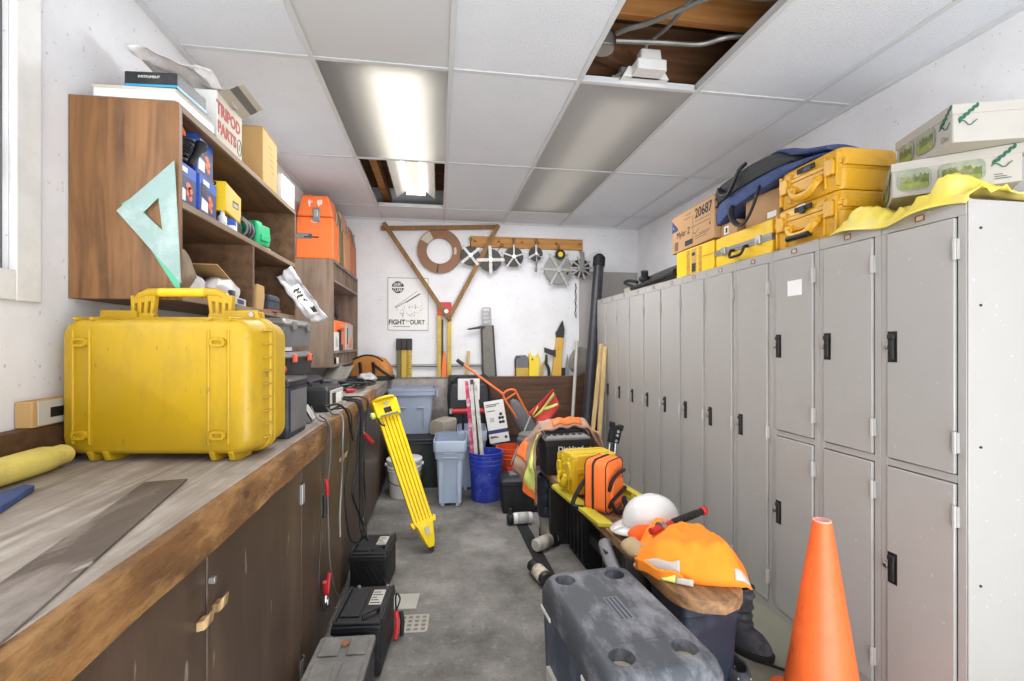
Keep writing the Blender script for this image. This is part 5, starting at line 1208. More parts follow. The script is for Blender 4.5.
M().tube([(-.03, 0, 0), (-.028, 0, .09), (-.01, 0, .15)], .013, n=8).build('yellow_grip', W['straw'], t); M().tube([(.045, 0, 0), (.04, 0, .08), (.01, 0, .14), (.02, 0, .17)], .016, n=8).build('dark_grip', W['dark'], t); M().prism([(0, .14), (.03, .14), (.028, .22), (.016, .235), (.006, .22)], 'Y', -.01, .01).build('jaws', W['iron'], t)
t = thing('pruning_tool', 'yellow handled pruning tool with steel beak standing on the ledge', 'pruner', (1.265, 4.98, LG_), 0)
t.rotation_euler = (0, R(3.5), 0)
M().prism([(-.055, 0), (.055, 0), (.05, .20), (.055, .415), (-.02, .415), (-.035, .20)], 'Y', -.020, .018).build('handle', mat('tan_yellow_paint', '#d5a83f', .5, var=.08, dirt='#8f6d2c', da=.3, ds=8), t, bev=.005)
M().prism([(-.022, .41), (.058, .41), (.062, .50), (.038, .60), (.030, .60), (-.015, .50), (-.035, .465)], 'Y', -.013, .012).build('steel_beak', W['iron'], t, bev=.003)
M().prism([(-.02, .20), (-.15, .245), (-.155, .30), (-.06, .275), (-.028, .285)], 'Y', -.024, -.008).build('side_hook', W['iron'], t, bev=.003)
t = thing('steel_blade', 'small steel blade standing on the ledge beside the pruner', 'blade', (1.385, 4.985, LG_))
M().prism([(-.02, 0), (.02, 0), (.022, .14), (.012, .24), (-.012, .14)], 'Y', -.004, .004).build('blade', W['steel'], t); M().bb(-.055, -.02, -.02, .02, 0, .085).build('block', W['dark'], t, bev=.004)
k = M().ball((0, 0, .155), (.13, .035, .155), 20, 14); k.jitter(.012, 16, 4, 0)
t = tag(k.build('canvas_pouch', W['dust'], at=(0, 0, 0)), 'crumpled grey canvas pouch standing at the corner of the ledge', 'pouch'); t.location = (1.535, 4.965, LG_)

# poles leaning in the far right corner
t = thing('black_tube', 'thick black capped tube leaning in the far right corner', 'tube', (1.40, 4.45, 0))
a, b_ = Vector((1.405, 4.47, .03)), Vector((1.690, 4.80, 2.22)); d = (b_ - a).normalized()
M().cyl(a, b_, .054, n=24).build('tube', mat('black_pipe', '#2d2d33', .4, var=.15, vs=6, dirt='#55555c', da=.4, ds=5), t, w=True)
M().cyl(b_ - d * .10, b_, .064, n=24).cyl(b_, b_ + d * .03, .060, .035, n=20).build('end_cap', W['black'], t, w=True, bev=.004)
tag(M().cyl((1.29, 4.55, .0), (1.475, 4.90, 1.315), .018, n=12).ball((1.476, 4.902, 1.318), .021, 10, 6).build('white_pole', W['silver']), 'thin pale grey pole leaning left of the thick black tube', 'pole')
for p0, p1, lab in (((1.35, 4.16, .0), (1.575, 4.42, 1.30), 'pale wooden stake nearer the thick black tube'), ((1.425, 4.14, .0), (1.582, 4.34, 1.275), 'pale wooden stake leaning closer to the lockers than its twin')):
    tag(M().bar(p0, p1, .036, .024, up=(0, 1, 0)).build('wooden_stake', W['stake'], bev=.002), lab, 'stake', 'wooden stakes by the lockers')
t = thing('bolt_cutter', 'black-headed tool with steel tubes standing against the lockers by the bench', 'bolt cutter', (1.30, 3.32, 0))
for s in (-1, 1): M().cyl((1.20 + s * .035, 3.30, .02), (1.285 + s * .022, 3.36, .56), .014, n=10).build('steel_tube', W['chrome'], t, w=True)
M().cyl((1.20, 3.30, .02), (1.28, 3.36, .56), .020, n=10).build('blue_core', W['navy'], t, w=True)
M().at((1.290, 3.362, .565), 0, 0, R(12)).rloft([(0, .085, .04, .012), (.07, .09, .045, .012), (.13, .085, .04, .012)]).bb(-.05, -.02, -.025, .025, .11, .15).bb(.02, .05, -.025, .025, .10, .14).build('head', W['black'], t, w=True, bev=.004)
for z in (.02, .06, .09): M().at((1.290, 3.362, .565), 0, 0, R(12)).cyl((.012, -.03, z), (.012, -.02, z), .011, n=10).build('bolt', W['chrome'], t, w=True)

# ------------------------------------------------------------------ bins, totes and buckets along the back wall
def tub(m, secs, wall=.006, n=5):
    """open tub: outer skin, lip and inner skin from rounded-rectangle sections"""
    inn = [(z + (wall if i == 0 else 0), w_ - 2 * wall, d_ - 2 * wall, max(r_ - wall, .004)) for i, (z, w_, d_, r_) in enumerate(secs)]
    return M().rloft(list(secs) + list(reversed(inn)), True, True, n)
t = thing('storage_tote', 'black tote with green tint under the grey tote at the back', 'tote', (-.155, 4.55, 0))
M().rloft([(0, .40, .44, .03), (.40, .46, .50, .04), (.401, .49, .53, .04), (.43, .49, .53, .04)]).build('body', mat('black_green_tote', '#1c2625', .5, var=.15, dirt='#4f5a57', da=.35, ds=6), t, bev=.004)
M().rloft([(.431, .50, .54, .04), (.45, .50, .54, .04), (.455, .46, .50, .03)]).build('lid', W['dark'], t, bev=.004)
for x in (-.14, .0, .14): M().bb(x - .02, x + .02, -.245, -.222, .03, .36).build('rib', W['dark'], t, bev=.004)
t = thing('storage_tote', 'grey plastic tote stacked on the black tote below the poster', 'tote', (-.245, 4.66, .458))
tub(None, [(0, .34, .30, .03), (.36, .40, .36, .035), (.362, .44, .40, .04), (.40, .445, .405, .04), (.402, .45, .41, .04), (.425, .45, .41, .04)]).build('body', W['grey'], t, bev=.003)
for s in (-1, 1):
    M().bb(s * .115 - .005, s * .115 + .005, -.186, -.16, .06, .25).bb(min(s * .115, s * .05), max(s * .115, s * .05), -.187, -.165, .245, .255).build('moulded_rib', W['grey'], t, bev=.003)
for s in (-1, 1): M().bb(s * .235 - .012, s * .235 + .012, -.09, .09, .33, .40).build('handle', W['grey'], t, bev=.006)

def slim_bin(label, loc, rz):
    t = thing('waste_bin', label, 'bin', loc, rz, 'slim grey waste bins by the back wall')
    secs = [(.02, .18, .30, .02), (.38, .215, .36, .025), (.382, .235, .385, .03), (.44, .245, .40, .03), (.442, .262, .42, .035), (.52, .268, .428, .035), (.53, .262, .42, .035)]
    tub(None, secs).build('body', W['lgrey'], t, bev=.002)
    k = M()
    for x in (-.062, .062): k.bb(x - .016, x + .016, -.165, -.145, 0, .03)
    for x in (-.072, .072): k.bb(x - .016, x + .016, -.188, -.13, .03, .36)
    k.build('corner_rib', W['lgrey'], t, bev=.004)
    M().bb(-.055, .055, -.212, -.195, .43, .438).bb(-.055, .055, -.216, -.195, .395, .403).build('handle_rib', W['lgrey'], t, bev=.002)
    return t
slim_bin('slim pale grey waste bin standing in front of the other one', (.104, 3.975, 0), R(-3))
slim_bin('slim pale grey waste bin partly hidden behind the front one', (.308, 4.375, 0), R(-3))
def bucket(label, loc, m, r=.145, h=.385, ribs=3, bail=True, rz=0):
    t = thing('bucket', label, 'bucket', loc, rz, 'five gallon buckets on the floor')
    q = lambda z: r * (.86 + .14 * z / h)
    pr = [(q(0) - .004, 0), (q(0), .006)]
    for i in range(ribs):
        z = h * (.74 + .09 * i); pr += [(q(z), z), (q(z) + .007, z + .003), (q(z) + .007, z + .009), (q(z), z + .012)]
    pr += [(q(h), h - .008), (q(h) + .006, h - .004), (q(h) + .004, h), (q(h) - .004, h), (q(0) - .006, .012)]
    M().lathe(pr, 36).build('body', m, t)
    if bail:
        M().tube([(-r - .012, 0, h * .90), (-r * .9, -r * .62, h * .52), (0, -r * 1.06, h * .40), (r * .9, -r * .62, h * .52), (r + .012, 0, h * .90)], .0035).build('bail', W['iron'], t)
        for s in (-1, 1): M().cyl((s * r * .94, 0, h * .90), (s * (r + .016), 0, h * .90), .015, n=12).build('bail_ear', m, t)
    return t
bb_ = bucket('white bucket on the floor behind the yellow tripod', (-.285, 4.16, 0), W['white'], .145, .30, 2)
M().lathe([(.148, .296), (.152, .30), (.152, .318), (.146, .322)], 32).build('lid', W['white'], bb_)
bucket('bright blue bucket holding red and white lath stakes', (.400, 3.96, 0), W['blue'], .142, .40, 3, bail=False)
ob = bucket('orange bucket behind the black box, flag stick standing in it', (.66, 4.22, 0), W['orbucket'], .140, .375, 3, bail=False)
k = M()
for i in range(6):
    a0, a1 = R(-28 + 9 * i), R(-28 + 9 * (i + 1)); f = lambda a, z, q: ((.1265 + .018 * z / .375 + q) * math.sin(a), -(.1265 + .018 * z / .375 + q) * math.cos(a), z)
    k.add([f(a0, .12, .0), f(a1, .12, .0), f(a1, .22, .0), f(a0, .22, .0)], [(0, 1, 2, 3)])
k.build('red_label', W['red'], ob, solid=.002)
M().prism([(-.04, .14), (.03, .14), (.005, .20), (-.01, .175), (-.03, .19)], 'Y', -.140, -.1385).build('white_mark', W['paper'], ob)

W['stakewhite'] = mat('white_lath', '#c9c5bf', .7, var=.1, vs=5, dirt='#5f574e', da=.7, ds=12)
# red and white lath stakes bundled in the blue bucket
sm = mat('pink_spotted_lath', '#bf2b5c', .6, var=.08, vs=6, dirt='#e2dedb', da=1.0, ds=14)
for k_, (x, y, dx, dy, L_, m) in enumerate(((.312, 3.915, .030, .02, .99, sm), (.335, 3.89, .045, .03, .96, 'p'), (.365, 3.91, .020, .03, 1.0, 'd'), (.395, 3.895, .02, .02, .955, 'p'), (.375, 3.955, .03, .04, .985, 'p'))):
    tag(M().bar((x, y, .02), (x + dx - .105, y + dy + .05, L_), .030, .010, up=(0, 1, 0)).build('lath_stake', {'p': W['stakewhite'], 'd': W['iron']}.get(m, sm) if isinstance(m, str) else sm, bev=.001),
        ('pink-spotted white lath at one side of the blue bucket bundle', 'white lath second in the blue bucket, beside the pink-spotted one', 'dark metal lath in the middle of the blue bucket bundle', 'white lath at the plain end of the blue bucket bundle', 'white lath at the back of the blue bucket bundle')[k_], 'stake', 'lath stakes in the blue bucket')
# black rolling tool chest with red handle
t = thing('tool_chest', 'black upright tool chest with red front handle leaning at the plywood', 'tool chest', (.285, 4.72, 0))
M().prism([(4.60, .02), (4.90, .02), (4.91, .95), (4.86, .985), (4.70, .985), (4.60, .90)], 'X', .10, .50).build('body', W['dark'], t, w=True, bev=.02, seg=3)
M().bb(  .12, .48, 4.592, 4.62, .45, .63).build('lower_lid', W['navy'], t, w=True, bev=.012)
for x in (.14, .24, .34, .44): M().bb(x - .012, x + .012, 4.58, 4.60, .47, .62).build('rib', W['black'], t, w=True, bev=.004)
M().cyl((.13, 4.55, .655), (.47, 4.55, .655), .026, n=14).build('red_handle', W['red'], t, w=True, bev=.004)
M().bb(.105, .14, 4.54, 4.60, .63, .68).bb(.46, .495, 4.54, 4.60, .63, .68).build('handle_bracket', W['steel'], t, w=True, bev=.004)
M().tube([(.11, 4.61, .62), (.10, 4.59, .80), (.13, 4.60, .93), (.20, 4.62, .98)], .012).build('frame_tube', W['black'], t, w=True)
M().tube([(.49, 4.61, .62), (.50, 4.59, .80), (.47, 4.60, .93), (.42, 4.62, .98)], .012).build('frame_tube', W['black'], t, w=True)
k = M().bb(.19, .40, 4.585, 4.588, .76, .965); tag(k.build('paper_sheet', W['paper']), 'white printed sheet fixed on the black tool chest', 'paper')
k = M()
for i in range(3): k.bar((.50 + .02 * i, 4.62, .50), (.47 + .02 * i, 4.66, .90 - .05 * i), .015, .02, up=(0, 1, 0))
tag(k.build('dark_rods', W['iron'], bev=.002), 'dark metal bars leaning at the right side of the tool chest', 'bars')
# stone block on the tote
k = M().rloft([(-.10, .15, .13, .02, 0, .075), (.10, .16, .14, .02, 0, .08)], axis='Y'); k.jitter(.008, 16, 2)
o = tag(k.build('stone_block', W['sponge'], at=(0, 0, 0)), 'rough grey stone block lying on the black tote', 'stone'); o.location = (.045, 4.46, .455); o.rotation_euler.z = R(-38)
# white product carton leaning
t = thing('white_carton', 'white product carton with blue band tilted against the plywood', 'box', (.585, 4.48, .36)); t.rotation_euler = (R(-8), R(-9), R(-4))
M().bb(-.095, .095, -.045, .045, 0, .40).build('box', W['paper'], t, bev=.003)
M().bb(-.0955, .0955, -.0458, .03, .09, .125).build('blue_band', W['navyprint'], t)
for z, a, b2 in ((.36, -.08, .05), (.345, -.08, .02), (.30, -.08, .0), (.06, -.08, -.02), (.05, -.08, .0)): M().bb(a, b2, -.0462, -.0452, z, z + .007).build('printed_line', W['ink'], t)
k = M()
for x, z in ((.035, .19), (.035, .23), (.062, .19), (.062, .23), (.05, .265)): k.cyl((x, -.0465, z), (x, -.045, z), .015, n=12)
k.build('product_picture', W['iron'], t); M().cyl((.065, -.0465, .045), (.065, -.045, .045), .014, n=14).build('round_mark', W['navyprint'], t)
M().bb(-.06, -.02, -.0465, -.045, .20, .24).build('pale_picture', W['silver'], t)
# crate that carries the white carton
t = thing('black_crate', 'black crate behind the orange bucket carrying the white carton', 'crate', (.715, 4.60, 0))
M().rloft([(0, .36, .40, .02), (.33, .40, .44, .02), (.331, .42, .46, .02), (.357, .42, .46, .02)]).build('body', W['dark'], t, bev=.003)
for x in (-.12, 0, .12): M().bb(x - .01, x + .01, -.222, -.20, .02, .33).build('rib', W['black'], t)
# orange-framed scoop shovel
t = thing('scoop_shovel', 'orange-framed grey scoop shovel with long orange shaft', 'shovel', (.75, 4.15, .2))
M().cyl((.205, 4.22, 1.13), (.585, 4.20, .845), .011, n=12).build('shaft', W['orange'], t, w=True)
M().cyl((.165, 4.222, 1.16), (.225, 4.219, 1.115), .017, n=12).build('grip', W['iron'], t, w=True)
M().tube([(.575, 4.2, .85), (.62, 4.19, .885), (.68, 4.19, .885), (.715, 4.2, .83), (.81, 4.2, .65), (.86, 4.2, .55)], .010, k=5).tube([(.575, 4.2, .85), (.60, 4.2, .79), (.70, 4.19, .64), (.79, 4.19, .50)], .010, k=5).tube([(.60, 4.2, .80), (.655, 4.195, .835), (.69, 4.19, .86)], .008).build('orange_frame', W['orange'], t, w=True)
k = M().grid(8, 10, lambda u, v: (.655 + .20 * v + (.02 + .10 * min(1, v * 2.2) ** .5) * (u - .5) * 1.1, 4.205 - .05 * (1 - (2 * u - 1) ** 2) * (.3 + .7 * v), .80 - .36 * v + (.02 + .10 * min(1, v * 2.2) ** .5) * (u - .5) * .75))
k.build('scoop_blade', W['mgrey'], t, w=True, solid=.006)
t = thing('grey_cap_piece', 'round grey cap-like piece standing on the black lidded box behind the vest', 'lamp', (.712, 3.74, .455))  # round grey piece of unclear use, its stand is added support
M().at((0, 0, 0)).lathe([(.03, 0), (.07, .02), (.085, .05), (.085, .085), (.075, .095), (.072, .12), (.05, .135), (.0301, .138)], 24).build('cap', W['mgrey'], t)
M().lathe([(.05, -.06), (.055, -.02), (.03, .0)], 18).build('neck', W['iron'], t)
M().cyl((0, 0, -.188), (0, 0, -.05), .012, n=10).cyl((0, 0, -.188), (0, 0, -.178), .05, n=16).build('stand', W['iron'], t)
# flag on a thin pole in the orange bucket
t = thing('safety_flag', 'red warning flag with yellow reflective stripes on a thin white stick', 'flag', (.60, 4.05, .02))
M().cyl((.56, 4.17, .02), (.80, 3.93, .75), .007, n=8).build('stick', W['white'], t, w=True)
def flag(u, v):
    A, B, C_, D = Vector((.750, 3.92, .715)), Vector((.955, 3.86, .925)), Vector((1.025, 3.86, .76)), Vector((.815, 3.89, .655))
    p = A.lerp(B, u).lerp(D.lerp(C_, u), v); p.y -= .03 * math.sin(u * 5) * v + .015 * math.sin(v * 6 + u * 3); p.z -= .03 * v * u * (1 - u) * 4
    return tuple(p)
M().grid(16, 14, flag).build('flag_cloth', mat('red_flag_cloth', '#c23a36', .8, var=.08), t, w=True, solid=.003, angle=80)
sh = lambda f: (lambda u, v: tuple(a + b2 for a, b2 in zip(f(u, v), (0, -.004, .001))))
fs = sh(flag)
M().grid(16, 2, lambda u, v: fs(.02 + .96 * u, .15 + .18 * v + .35 * (1 - u))).build('stripe', W['lime'], t, w=True, solid=.001, angle=80)
M().grid(10, 2, lambda u, v: fs(.45 + .50 * u, .40 + .13 * v + .28 * u)).build('stripe', W['lime'], t, w=True, solid=.001, angle=80)
M().grid(8, 2, lambda u, v: fs(.05 + .3 * u, .30 + .10 * v - .25 * u)).build('stripe', W['lime'], t, w=True, solid=.001, angle=80)
# black lidded box on the floor
t = thing('cooler_box', 'black lidded box on the floor between blue bucket and vest', 'box', (.682, 3.70, 0), R(-3))
M().rloft([(0, .37, .25, .015), (.21, .39, .27, .015)]).build('body', W['dark'], t, bev=.003)
M().rloft([(.212, .40, .28, .018), (.245, .40, .28, .018), (.265, .34, .22, .015)]).build('lid', W['dark'], t, bev=.004)
M().rloft([(.266, .26, .10, .01), (.28, .25, .09, .01)]).build('lid_handle', W['mgrey'], t, bev=.003)
M().bb(-.03, .03, -.150, -.132, .12, .22).bb(-.18, -.10, -.14, -.13, .03, .18).build('latch', W['black'], t, bev=.003)
# ------------------------------------------------------------------ bench in front of the lockers
BT = .448
W['yelb'] = mat('yellow_bench_case', '#d4b21c', .45, var=.06, vs=5, dirt='#a89a3a', da=.4, ds=7)
W['lime2'] = mat('yellow_green_paint', '#c3b62f', .5, var=.10, dirt='#857a3c', da=.5, ds=9)
W['dust2'] = mat('dusty_lid', '#7c7a78', .8, var=.15, vs=10)
W['sand'] = mat('sandy_dirt', '#a39a82', .9, var=.15, vs=30)
t = thing('bench', 'long worn wooden bench with rounded near end in front of the lockers', 'bench', (.893, 2.3, 0), R(3))
w2 = .136
pts = [(w2, .90), (-w2, .90)] + [(-w2 + .13 - .13 * math.cos(R(a)), -.865 + .13 - .13 - .0 + .13 * (1 - math.sin(R(a))) - .0) for a in (0, 20, 40, 60, 80)] 
pts += [(0, -.872)] + [(w2 - .13 + .13 * math.cos(R(a)), -.865 + .13 * (1 - math.sin(R(a)))) for a in (80, 60, 40, 20, 0)]
M().prism(pts, 'Z', BT - .045, BT).build('seat', W['seat'], t, bev=.004)
for y in (-.40, .70): M().bb(-.14, .14, y - .02, y + .02, 0, BT - .046).build('leg', W['iron'], t, bev=.003)
M().bb(-.02, .02, -.38, .68, .16, .22).build('stretcher', W['iron'], t, bev=.002)
# yellow staff and level lying along the bench edges
t = thing('yellow_staff', 'flat worn yellow staff lying along the aisle edge of the bench', 'staff', (.728, 2.43, BT + .001), R(7))
M().prism([(-.032, -.32), (.032, -.36), (.032, .29), (.0, .31), (-.032, .29)], 'Z', 0, .020).build('staff', W['lime2'], t, bev=.003)
t = thing('spirit_level', 'yellow spirit level lying along the locker side of the bench', 'level', (1.055, 2.47, BT + .001), R(6))
M().bb(-.014, .014, -.29, .29, 0, .045).bb(-.02, .02, -.29, .29, 0, .010).bb(-.02, .02, -.29, .29, .036, .046).build('body', W['lime2'], t, bev=.002)
M().cyl((-.021, -.05, .024), (.021, -.05, .024), .018, n=18).build('vial_window', W['lime'], t, bev=.002)
# things kept under the bench
for lab, x, y, w_, d_, h_, rz in (('black ribbed crate under the far part of the bench', .965, 2.78, .29, .34, .36, 3), ('black ribbed crate under the middle of the bench beside the folding frame', .975, 2.14, .29, .36, .34, 3)):
    t = thing('plastic_crate', lab, 'crate', (x, y, 0), R(rz), 'black crates under the bench')
    M().rloft([(0, w_ - .03, d_ - .03, .015), (h_ - .05, w_, d_, .02), (h_ - .049, w_ + .012, d_ + .012, .02), (h_, w_ + .012, d_ + .012, .02)]).build('body', W['black'], t, bev=.003)
    k = M()
    for i in range(5): k.bb(-w_ / 2 - .004, -w_ / 2 + .02, -d_ * .4 + i * d_ * .2 - .008, -d_ * .4 + i * d_ * .2 + .008, .03, h_ - .06)
    k.build('rib', W['dark'], t, bev=.002)
t = thing('tote_box', 'navy blue ribbed tub under the rounded near end of the bench', 'tub', (.965, 1.685, 0), R(2))
M().rloft([(0, .19, .22, .02), (.33, .225, .26, .025), (.331, .235, .27, .025), (.365, .235, .27, .025)]).build('body', W['navy'], t, bev=.003)
t = thing('folding_frame', 'grey slotted plastic frame leaning under the bench edge', 'frame', (.715, 1.82, 0))
M().tube([(.765, 2.04, .395), (.735, 2.02, .415), (.722, 1.97, .41), (.715, 1.86, .375), (.712, 1.76, .355), (.708, 1.68, .33)], .017, n=8, flat=1.6).build('rail', W['mgrey'], t, w=True)
M().bar((.718, 1.90, .385), (.735, 1.92, .0), .022, .022).bar((.709, 1.70, .33), (.735, 1.72, .0), .022, .022).build('leg', W['mgrey'], t, w=True, bev=.002)
M().bb(.700, .712, 1.76, 1.80, .352, .380).build('slot', W['black'], t, w=True)
M().bb(.703, .715, 1.92, 1.96, .39, .415).build('slot', W['black'], t, w=True)

# big old battery at the far end of the bench, in a dusty vest
t = thing('car_battery', 'big black battery with raised white lettering on the far end of the bench', 'battery', (.835, 3.07, BT + .001), R(3))
M().rloft([(0, .295, .17, .01), (.185, .305, .18, .012), (.186, .318, .192, .014), (.225, .318, .192, .014)]).build('case', W['black'], t, bev=.003)
M().rloft([(.226, .312, .186, .012), (.242, .306, .18, .012)]).build('lid', W['dust2'], t, bev=.003)
k = M()
for x in (-.11, -.066, -.022, .022, .066, .11): k.cyl((x, .0, .242), (x, .0, .250), .014, n=14)
k.build('vent_cap', W['dark'], t, bev=.002)
M().tube([(-.145, -.09, .205), (-.15, -.05, .262), (-.15, .05, .262), (-.145, .09, .205)], .008).tube([(.145, -.09, .205), (.15, -.05, .262), (.15, .05, .262), (.145, .09, .205)], .008).build('carry_strap', W['iron'], t)
M().bb(-.16, .16, .07, .10, .226, .27).build('rim', W['dark'], t, bev=.005)
text('DieHard', .050, W['paper'], t, (.015, -.0925, .168), (1, 0, 0), (0, 0, 1), bold=.001)
# vest: over the battery's back rim, down its aisle side nearly to the floor
t = thing('hivis_vest', 'dirty orange vest with yellow stripes draped around the big battery', 'vest', (.60, 3.02, .25))
def vest(u, v):   # u: front edge .. back edge, v: hem .. shoulder
    A, B = Vector((.625, 2.985, .255)), Vector((.515, 3.16, .44)); C_, D = Vector((.665, 3.02, .705)), Vector((.690, 3.21, .752))
    p = A.lerp(B, u).lerp(C_.lerp(D, u), v)
    p.x -= .045 * math.sin(PI * v) * (.5 + .7 * u) - .014 * math.sin(u * 11 + v * 5); p.y += .02 * math.sin(v * 9 + u * 3)
    p += Vector((.016, .016, .014)) * noise.noise(Vector((u * 4, v * 6, 3)))
    return tuple(p)
M().grid(22, 30, vest).build('side_panel', W['vest'], t, w=True, solid=.007, angle=80)
def vest_top(u, v):
    x = .680 + .435 * u; y = 3.115 + .20 * v
    z = .712 + .045 * min(1, v * 3) + .022 * math.sin(PI * min(1, u * 1.1)) - .13 * max(0, u - .78) / .22 - .20 * max(0, v - .55) + .014 * noise.noise(Vector((u * 8, v * 4, 6)))
    return (x, y - .02 * math.sin(u * 7) + .01 * noise.noise(Vector((u * 6, v, 2))), z)
M().grid(30, 12, vest_top).build('shoulder_panel', W['vest'], t, w=True, solid=.010, angle=80)
def vest_far(u, v):
    return (1.07 + .05 * math.sin(PI * .5 * v) + .012 * math.sin(u * 8), 3.06 + .24 * u, .70 - .20 * v + .015 * noise.noise(Vector((u * 6, v * 6, 1))))
M().grid(12, 10, vest_far).build('side_panel', W['vest'], t, w=True, solid=.008, angle=80)
off = lambda f, d: (lambda u, v: tuple(a + b2 for a, b2 in zip(f(u, v), d)))
M().grid(5, 22, lambda u, v: off(vest, (-.010, -.007, 0))(.04 + .36 * u, .14 + .80 * v)).build('reflective_stripe', W['lime'], t, w=True, solid=.002, angle=80)
M().grid(14, 4, lambda u, v: off(vest_top, (0, -.004, .009))(.20 + .5 * u, .08 + .35 * v)).build('orange_patch', W['orange'], t, w=True, solid=.002, angle=80)
M().grid(6, 6, lambda u, v: off(vest, (-.011, -.007, 0))(.0 + .45 * u, .0 + .16 * v)).build('orange_patch', W['orange'], t, w=True, solid=.002, angle=80)
M().grid(5, 5, lambda u, v: off(vest, (-.011, -.004, 0))(.55 + .42 * u, .42 + .30 * v)).build('orange_patch', W['orange'], t, w=True, solid=.002, angle=80)
t = thing('work_boot', 'dusty tall boot with dark shaft standing on the floor below the vest', 'boot', (.735, 3.17, 0), R(0))
def boot(t, sole_m, up_m, shaft_m, L_=.29, W_=.105, hs=.30, rz=0.0, low=False):
    ca, sa = math.cos(rz), math.sin(rz)
    def ring(z, x0, x1, wd, n=20, pw=1.0):     # toe points to +x before turning
        o = []
        for i in range(n):
            a = 2 * PI * i / n; x = (x0 + x1) / 2 + (x1 - x0) / 2 * math.cos(a); y = wd / 2 * math.copysign(abs(math.sin(a)) ** .8, math.sin(a)) * (1 - .18 * (math.cos(a) < -.2))
            o.append((x * ca - y * sa, x * sa + y * ca, z))
        return o
    M().loft([ring(0, -.085, L_ - .085, W_), ring(.022, -.085, L_ - .083, W_ + .004), ring(.03, -.082, L_ - .088, W_)]).build('sole', sole_m, t, bev=.003)
    r = [ring(.031, -.078, L_ - .092, W_ - .008), ring(.055, -.076, L_ - .10, W_ - .010), ring(.078, -.074, L_ - .125, W_ - .016), ring(.095, -.072, L_ - .175, W_ - .022), ring(.115, -.070, .075, W_ - .022)]
    if low:
        r += [ring(.125, -.070, .055, W_ - .026), ring(.122, -.062, .046, W_ - .038), ring(.06, -.055, .05, W_ - .05)]
        M().loft(r).build('upper', up_m, t)
        M().bar((.05 * ca, .05 * sa, .108), (.13 * ca, .13 * sa, .085), .045, .012).build('tongue', shaft_m, t, bev=.004)
        k = M()
        for i in range(4): x = .065 + .02 * i; z = .112 - .009 * i; k.cyl((x * ca + .024 * sa, x * sa - .024 * ca, z), (x * ca - .024 * sa, x * sa + .024 * ca, z), .0035, n=6)
        k.build('lace', W['silver'], t)
        return
    M().loft(r + [ring(.13, -.068, .062, W_ - .024)]).build('upper', up_m, t)
    sh = [ring(.128, -.070, .066, W_ - .018)]
    for i in range(1, 9):
        q = i / 8; wob = .008 * math.sin(i * 2.4); sh.append(ring(.128 + (hs - .128) * q, -.074 - .008 * q + wob, .064 + .012 * q + wob, W_ - .014 + .02 * q + .006 * (i % 2)))
    sh += [ring(hs + .004, -.074, .068, W_ - .004), ring(hs - .004, -.066, .060, W_ - .018), ring(.16, -.055, .05, W_ - .04)]
    M().loft(sh).build('shaft', shaft_m, t)
boot(t, W['rubber'], W['dust'], W['navy'], .31, .130, .40, R(-88))

# yellow hard case and orange bag on the bench
hc = hard_case('hard_case', 'smaller yellow hard case lying on the bench behind the orange bag',   .20, .29, .212, W['yelb'], .60, loc=(.855, 2.615, BT + .022), rz=R(8), badge=False)
k = M().rloft([(-.10, .034, .05, .012, 0, .15), (.10, .034, .05, .012, 0, .15)], axis='Y')
# big front latch seen on the aisle corner and lid ribs
M().at((-.148, -.055, .128)).prism([(-.03, -.05), (.03, -.05), (.036, .01), (.02, .045), (-.02, .045), (-.036, .01)], 'X', -.012, .012).build('latch', W['yelb'], hc, bev=.004)
for y in (-.05, .05): M().bb(-.11, .12, y - .006, y + .006, .209, .217).build('rib', W['yelb'], hc, bev=.003)
t = thing('orange_bag', 'bright orange zipped kit bag with black straps standing on the bench', 'bag', (.850, 2.345, BT + .001), R(-47))
bw, bd, bh = .125, .19, .262
M().rloft([(-bw / 2, bd - .02, bh - .02, .03, 0, bh / 2), (-bw / 2 + .006, bd, bh, .038, 0, bh / 2), (bw / 2 - .006, bd, bh, .038, 0, bh / 2), (bw / 2, bd - .02, bh - .02, .03, 0, bh / 2)], axis='X', n=6).build('body', W['orbag'], t, bev=.003)
def hoop(x, r, name, q=1.006): M().tube([(x, y * q, bh / 2 + z * q) for y, z in rrect(bd, bh, .038, 4)], r, n=6, k=2, closed=True).build(name, W['black'], t)
hoop(-.012, .0065, 'zip'); hoop(bw / 2 - .004, .003, 'piping', .995); hoop(-bw / 2 + .004, .0028, 'piping', .995)
M().at((bw / 2, .005, .10)).rloft([(0, .13, .14, .02), (.016, .115, .125, .02)], axis='X').build('front_pocket', W['orbag'], t, bev=.003)
xx = bw / 2 + .004
M().tube([(xx, -.075, .12), (xx + .016, -.07, .17), (xx + .02, -.02, .195), (xx + .02, .04, .20), (xx + .004, .085, .19)], .009, n=8, flat=1.5).build('strap', W['black'], t)
M().tube([(xx, -.075, .035), (xx + .018, -.06, .075), (xx + .024, -.0, .095), (xx + .02, .06, .105), (xx + .002, .085, .10)], .009, n=8, flat=1.5).build('strap', W['black'], t)
M().tube([(xx + .012, -.07, .065), (xx + .030, -.06, .02), (xx + .045, -.02, .010), (xx + .045, .03, .012), (xx + .015, .06, .06)], .009, n=8, flat=1.6).build('hanging_strap', W['black'], t)
M().tube([(-bw / 2, -.03, .17), (-bw / 2 - .03, -.05, .13), (-bw / 2 - .06, -.09, .05), (-bw / 2 - .055, -.11, .012), (-bw / 2 + .0, -.10, .012)], .010, n=8, flat=1.8).build('shoulder_strap', W['black'], t)

